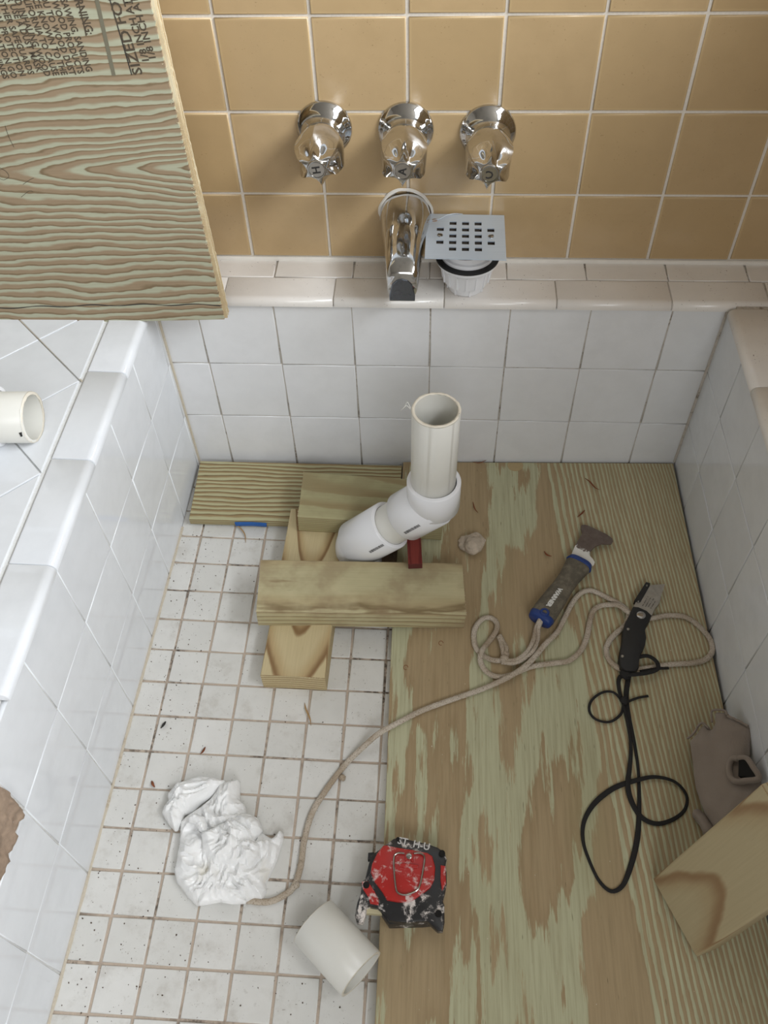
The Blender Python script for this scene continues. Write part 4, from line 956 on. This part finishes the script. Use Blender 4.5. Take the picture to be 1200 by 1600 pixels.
me = text_mesh('ST  H-U', .0115, .0001, .0002); me.materials.append(plain('worn_white_print', (205, 203, 200), .7)); o = link('worn_print', me, None, tm)
c0 = tp([(710, 188)], TZ)[0]; o.matrix_local = Matrix.Translation((c0[0], c0[1], TZ - .0012)) @ Matrix.Rotation(math.radians(-10), 4, 'Z')

# ================================================================== PILLOWED SOFT SHAPES (glove, crumpled film)
def soft(outline, hfun, step, F4, base=0.0, under=.0006):
    P = [Vector(p) for p in outline]; n = len(P)
    def inside(x, y):
        c_ = False; j = n - 1
        for i in range(n):
            if (P[i].y > y) != (P[j].y > y) and x < (P[j].x - P[i].x) * (y - P[i].y) / (P[j].y - P[i].y) + P[i].x: c_ = not c_
            j = i
        return c_
    def near(x, y):
        best = (9, None); q = Vector((x, y))
        for i in range(n):
            a, b = P[i], P[(i + 1) % n]; d = b - a; t = max(0, min(1, (q - a).dot(d) / max(1e-12, d.length_squared))); c_ = a + d * t; l = (q - c_).length
            if l < best[0]: best = (l, c_)
        return best
    x0, x1 = min(p.x for p in P), max(p.x for p in P); y0, y1 = min(p.y for p in P), max(p.y for p in P)
    nx, ny = int((x1 - x0) / step) + 2, int((y1 - y0) / step) + 2
    ins = {(i, j): inside(x0 + (i - .5) * step, y0 + (j - .5) * step) for i in range(nx + 1) for j in range(ny + 1)}
    bm = bmesh.new(); T = {}; B = {}
    cells = [(i, j) for i in range(nx) for j in range(ny) if sum(ins[(i + a, j + b)] for a, b in ((0, 0), (1, 0), (1, 1), (0, 1))) >= 3]
    for i, j in cells:
        for a, b in ((0, 0), (1, 0), (1, 1), (0, 1)):
            k = (i + a, j + b)
            if k not in T: T[k] = None
    cellset = set(cells)
    for k in T:
        x, y = x0 + (k[0] - .5) * step, y0 + (k[1] - .5) * step; l, c_ = near(x, y)
        border = any((k[0] + a, k[1] + b) not in cellset for a, b in ((-1, -1), (0, -1), (0, 0), (-1, 0)))
        if border: x, y, l = c_.x, c_.y, 0
        z = hfun(x, y, l)
        T[k] = bm.verts.new((x, y, base + z)); B[k] = bm.verts.new((x, y, base + min(z * .25, .002)))
    for i, j in cells:
        q = [(i, j), (i + 1, j), (i + 1, j + 1), (i, j + 1)]
        bm.faces.new([T[k] for k in q]); bm.faces.new([B[k] for k in reversed(q)])
        for (a, b), nb in ((((0), (1)), (i, j - 1)), ((1, 2), (i + 1, j)), ((2, 3), (i, j + 1)), ((3, 0), (i - 1, j))):
            if nb not in cellset: bm.faces.new((T[q[b]], T[q[a]], B[q[a]], B[q[b]]))
    return bm
def CG(x, y): return (1000 + x / 3.9, 1090 + y / 3.9)
gc = onply(1072, 1210); Fg = frame(Vector((gc.x, gc.y, plyz(gc.x) - .002)), (1, 0, .85), V=(0, 1, 0))   # its right side rides up the tub wall
gl = empty('fingerless_glove', label='grey-brown knit fingerless glove lying against the right tub wall behind the leaning block', cat='glove', mat4=Fg)
GO = [(285, 245), (312, 228), (330, 205), (352, 172), (372, 150), (392, 160), (420, 186), (440, 150), (436, 80), (450, 72), (520, 80), (532, 112), (560, 118), (605, 142), (662, 172), (652, 250), (646, 350), (690, 405), (728, 492), (725, 530), (700, 640), (620, 760), (560, 860), (470, 830), (430, 782), (375, 700), (345, 620), (318, 540), (302, 400), (288, 300)]
def gh(x, y, l):
    return min(.0215, .0165 * math.sqrt(min(1, l / .018))) + .0045 * mnoise.noise(Vector((x * 42, y * 30, 3))) * min(1, l / .006) + .0025
def glove_out(L): return plan([CG(*q) for q in L], Fg, .012)
bm = soft(glove_out(GO), gh, .0022, Fg); bmesh.ops.smooth_vert(bm, verts=bm.verts, factor=.4, use_axis_x=True, use_axis_y=True, use_axis_z=True); obj('palm', bm, M['glove'], gl, angle=180)
bm = soft(glove_out([(318, 662), (345, 670), (390, 705), (432, 775), (440, 830), (400, 840), (370, 828), (340, 765), (298, 712), (300, 690)]), lambda x, y, l: .009 * math.sqrt(min(1, l / .006)) + .003, .0018, Fg); obj('cuff_fold', bm, M['glove'], gl, angle=180)
# rolled rims of the cut finger openings, and a dark solid as the shade in the thumb opening
def gp(q, h): c_ = plan([CG(*q)], Fg, h)[0]; return Vector((c_[0], c_[1], h))
for L, h in (([(288, 250), (312, 232), (335, 208), (352, 175)], .010), ([(352, 178), (374, 154), (398, 166), (420, 188)], .012), ([(438, 150), (437, 84), (480, 74), (520, 82), (530, 110)], .013), ([(535, 112), (600, 142), (660, 174)], .013)):
    bm = bmesh.new(); sweep(bm, [gp(q, h * .7) for q in L], .0028, .0030, 8, .002, lump=.15); obj('finger_hem', bm, M['glove'], gl, angle=180)
bm = bmesh.new(); T_ = [(600, 372), (568, 372), (548, 395), (542, 440), (556, 490), (590, 512), (640, 508), (724, 492), (690, 425), (650, 372)]
sweep(bm, [gp(q, .0235) for q in T_ + [T_[0]]], .0070, .0090, 10, .002); obj('thumb_cuff', bm, M['glove'], gl, angle=180)
bm = bmesh.new(); poly_prism(bm, plan([CG(*q) for q in ((604, 378), (600, 480), (718, 490), (690, 425), (652, 375))], Fg, .0255), .018, .0262, 0); obj('thumb_opening_shade', bm, M['hollow_shade'], gl, smooth=False)

# ---- crumpled film
pc = onfloor(345, 1320); Fpp = frame(Vector((pc.x, pc.y, floorz(pc.x, pc.y))), (1, 0, -.0175), V=(0, 1, 0))
def CP(x, y): return (230 + x / 4.8, 1190 + y / 4.8)
cf = empty('crumpled_film', label='crumpled white plastic sheet lying on the mosaic floor', cat='plastic sheet', mat4=Fpp)
def fold(seed, amp, sc, hmax, edge=.012):
    def f(x, y, l):
        p = Vector((x * sc, y * sc, seed)); wv_ = mnoise.noise_vector(p * .7) * .9; p2 = p + wv_
        r1 = 1 - abs(mnoise.noise(p2)) * 2.2; r2 = 1 - abs(mnoise.noise(p2 * 2.3 + Vector((5, 1, 3)))) * 2.2; r3 = 1 - abs(mnoise.noise(p2 * 5.1 + Vector((1, 9, 3)))) * 2
        k = min(1, l / edge)
        return .0012 + hmax * math.sqrt(k) * .55 + amp * k ** .5 * (.6 * r1 + .36 * r2 + .13 * r3) + .002 * (1 - k) * abs(mnoise.noise(p * 2))
    return f
def po(L, h=.012): return plan([CP(*q) for q in L], Fpp, h)
S1 = [(240, 440), (232, 600), (205, 740), (190, 810), (210, 890), (290, 1000), (360, 1068), (420, 1062), (560, 1030), (640, 1055), (745, 1048), (800, 1020), (860, 1030), (890, 960), (885, 900), (915, 840), (970, 720), (1018, 560), (1015, 510), (990, 505), (930, 560), (860, 520), (858, 470), (825, 400), (740, 370), (730, 310), (688, 270), (690, 125), (560, 130), (480, 240), (400, 330), (300, 380)]
bm = soft(po(S1), fold(1.7, .015, 34, .022), .0014, Fpp); obj('lower_sheet', bm, M['film'], cf, angle=26)
S2 = [(80, 340), (95, 290), (130, 250), (120, 205), (200, 110), (285, 80), (370, 58), (470, 70), (575, 92), (560, 130), (520, 165), (440, 220), (370, 270), (310, 330), (250, 350), (235, 410), (210, 440), (200, 468), (178, 472), (130, 420)]
bm = soft(po(S2, .03), fold(4.2, .011, 42, .026), .0014, Fpp, base=.003); obj('upper_fold', bm, M['film'], cf, angle=26)
S3 = [(385, 500), (480, 480), (590, 410), (700, 380), (790, 385), (840, 430), (855, 490), (800, 560), (860, 600), (840, 700), (760, 790), (640, 770), (520, 780), (440, 740), (400, 650), (390, 560)]
bm = soft(po(S3, .03), fold(8.8, .013, 46, .020, .010), .0014, Fpp, base=.014); obj('middle_fold', bm, M['film'], cf, angle=26)
S4 = [(290, 400), (340, 360), (420, 390), (440, 450), (430, 510), (380, 500), (350, 450), (300, 430)]
bm = soft(po(S4, .035), fold(12, .006, 70, .012, .006), .0015, Fpp, base=.022); obj('small_tuft', bm, M['film'], cf, angle=26)
S5 = [(430, 780), (520, 785), (600, 850), (690, 940), (745, 1048), (620, 1055), (540, 1040), (400, 1068), (372, 1062), (380, 930)]
bm = soft(po(S5, .022), fold(21, .005, 50, .010, .012), .0014, Fpp, base=.012); obj('front_flap', bm, M['film'], cf, angle=26)

# ================================================================== SMALL DEBRIS
rk = onply(738, 850, 0); bm = bmesh.new(); bmesh.ops.create_icosphere(bm, subdivisions=4, radius=.0185)
for v in bm.verts:
    v.co *= 1 + .75 * mnoise.noise(v.co * 42 + Vector((3, 1, 4))) + .12 * mnoise.noise(v.co * 240); v.co.z *= .6; v.co.x *= 1.08
    if v.co.z < -.005: v.co.z = -.005
o = obj('mortar_chunk', bm, M['rock'], None, smooth=False); o.location = onply(739, 848, .005) + Vector((0, 0, 0)); o.location.z = plyz(o.location.x) + .005
tag(o, 'small pinkish grey mortar chunk on the plywood beside the pipe', 'rubble')
def shaving(px, on, mat, wd, label, lift=.0015):
    pts = [on(u, v, lift + (.003 if 0 < i < len(px) - 1 else 0)) for i, (u, v) in enumerate(px)]
    b0 = pts[0].copy(); bm = bmesh.new(); sweep(bm, [p - b0 for p in pts], wd, .0011, 6, .0015, taper=lambda t: max(.12, math.sin(math.pi * min(1, max(.02, t)))) ** .6)
    o = obj('wood_shaving', bm, mat, None, angle=180); o.location = b0; tag(o, label, 'wood shaving', 'loose wood shavings'); return o
sh = [([(914, 747), (922, 753), (930, 762), (937, 765)], onply, 'shaving', .0028, 'reddish shaving at the back of the plywood sheet, nearest the right wall'),
      ([(902, 808), (908, 803), (914, 797)], onply, 'shaving', .0028, 'short reddish shaving just above the rusty scraper blade'),
      ([(850, 861), (855, 867), (862, 869)], onply, 'shaving', .0030, 'tiny reddish shaving left of the grey scraper handle top'),
      ([(739, 784), (742, 795), (747, 801)], onply, 'shaving', .0020, 'thin reddish shaving between the upright pipe and the green patch'),
      ([(738, 722), (750, 723), (760, 719)], onply, 'shaving', .0020, 'thin dark shaving at the foot of the back tub wall'),
      ([(358, 816), (372, 822), (382, 834), (384, 848)], onfloor, 'shaving_tan', .0022, 'curved tan shaving on the mosaic below the plywood strip'),
      ([(476, 1098), (478, 1108), (484, 1122), (486, 1134)], onfloor, 'shaving_tan', .0024, 'forked tan splinter on the mosaic in front of the lumber'),
      ([(313, 1178), (317, 1174), (321, 1167)], onfloor, 'shaving', .0030, 'small reddish shaving on the mosaic above the crumpled film'),
      ([(237, 1220), (239, 1226), (242, 1230)], onfloor, 'shaving', .0036, 'reddish shaving on the mosaic left of the crumpled film'),
      ([(251, 1138), (255, 1133), (259, 1127)], onfloor, 'ink', .0040, 'dark grey chip on the mosaic near the left tub wall')]
for a in sh: shaving(a[0], a[1], M[a[2]], a[3], a[4])
random.seed(11); bm = bmesh.new()
def speck(p, s):
    r = bmesh.ops.create_icosphere(bm, subdivisions=1, radius=s, matrix=Matrix.Translation(p))
    for v in r['verts']: v.co = p + (v.co - p) * random.uniform(.5, 1.3)
for k in range(380):
    x = xl(-.5) + .004 + abs(random.gauss(0, .06)) if k < 220 else random.uniform(-.38, -.05); y = random.uniform(-.98, -.14)
    if k >= 220 and random.random() < .4: y = random.uniform(-.95, -.6)
    if x > -.05: continue
    speck(Vector((x, y, floorz(x, y) + .0003)), random.uniform(.0003, .0011))
o = obj('floor_grit', bm, M['debris'], None, smooth=False); tag(o, 'fine dark grit scattered over the white mosaic floor', 'grit', kind='stuff')
bm = bmesh.new()
for k in range(60):
    x = random.uniform(.0, .38); y = random.uniform(-.95, -.02); speck(Vector((x, y, plyz(x) + .0002)), random.uniform(.0003, .0008))
o = obj('sheet_crumbs', bm, plain('pale_crumbs', (215, 205, 185), .8), None, smooth=False); tag(o, 'pale crumbs scattered on the plywood sheet', 'grit', kind='stuff')
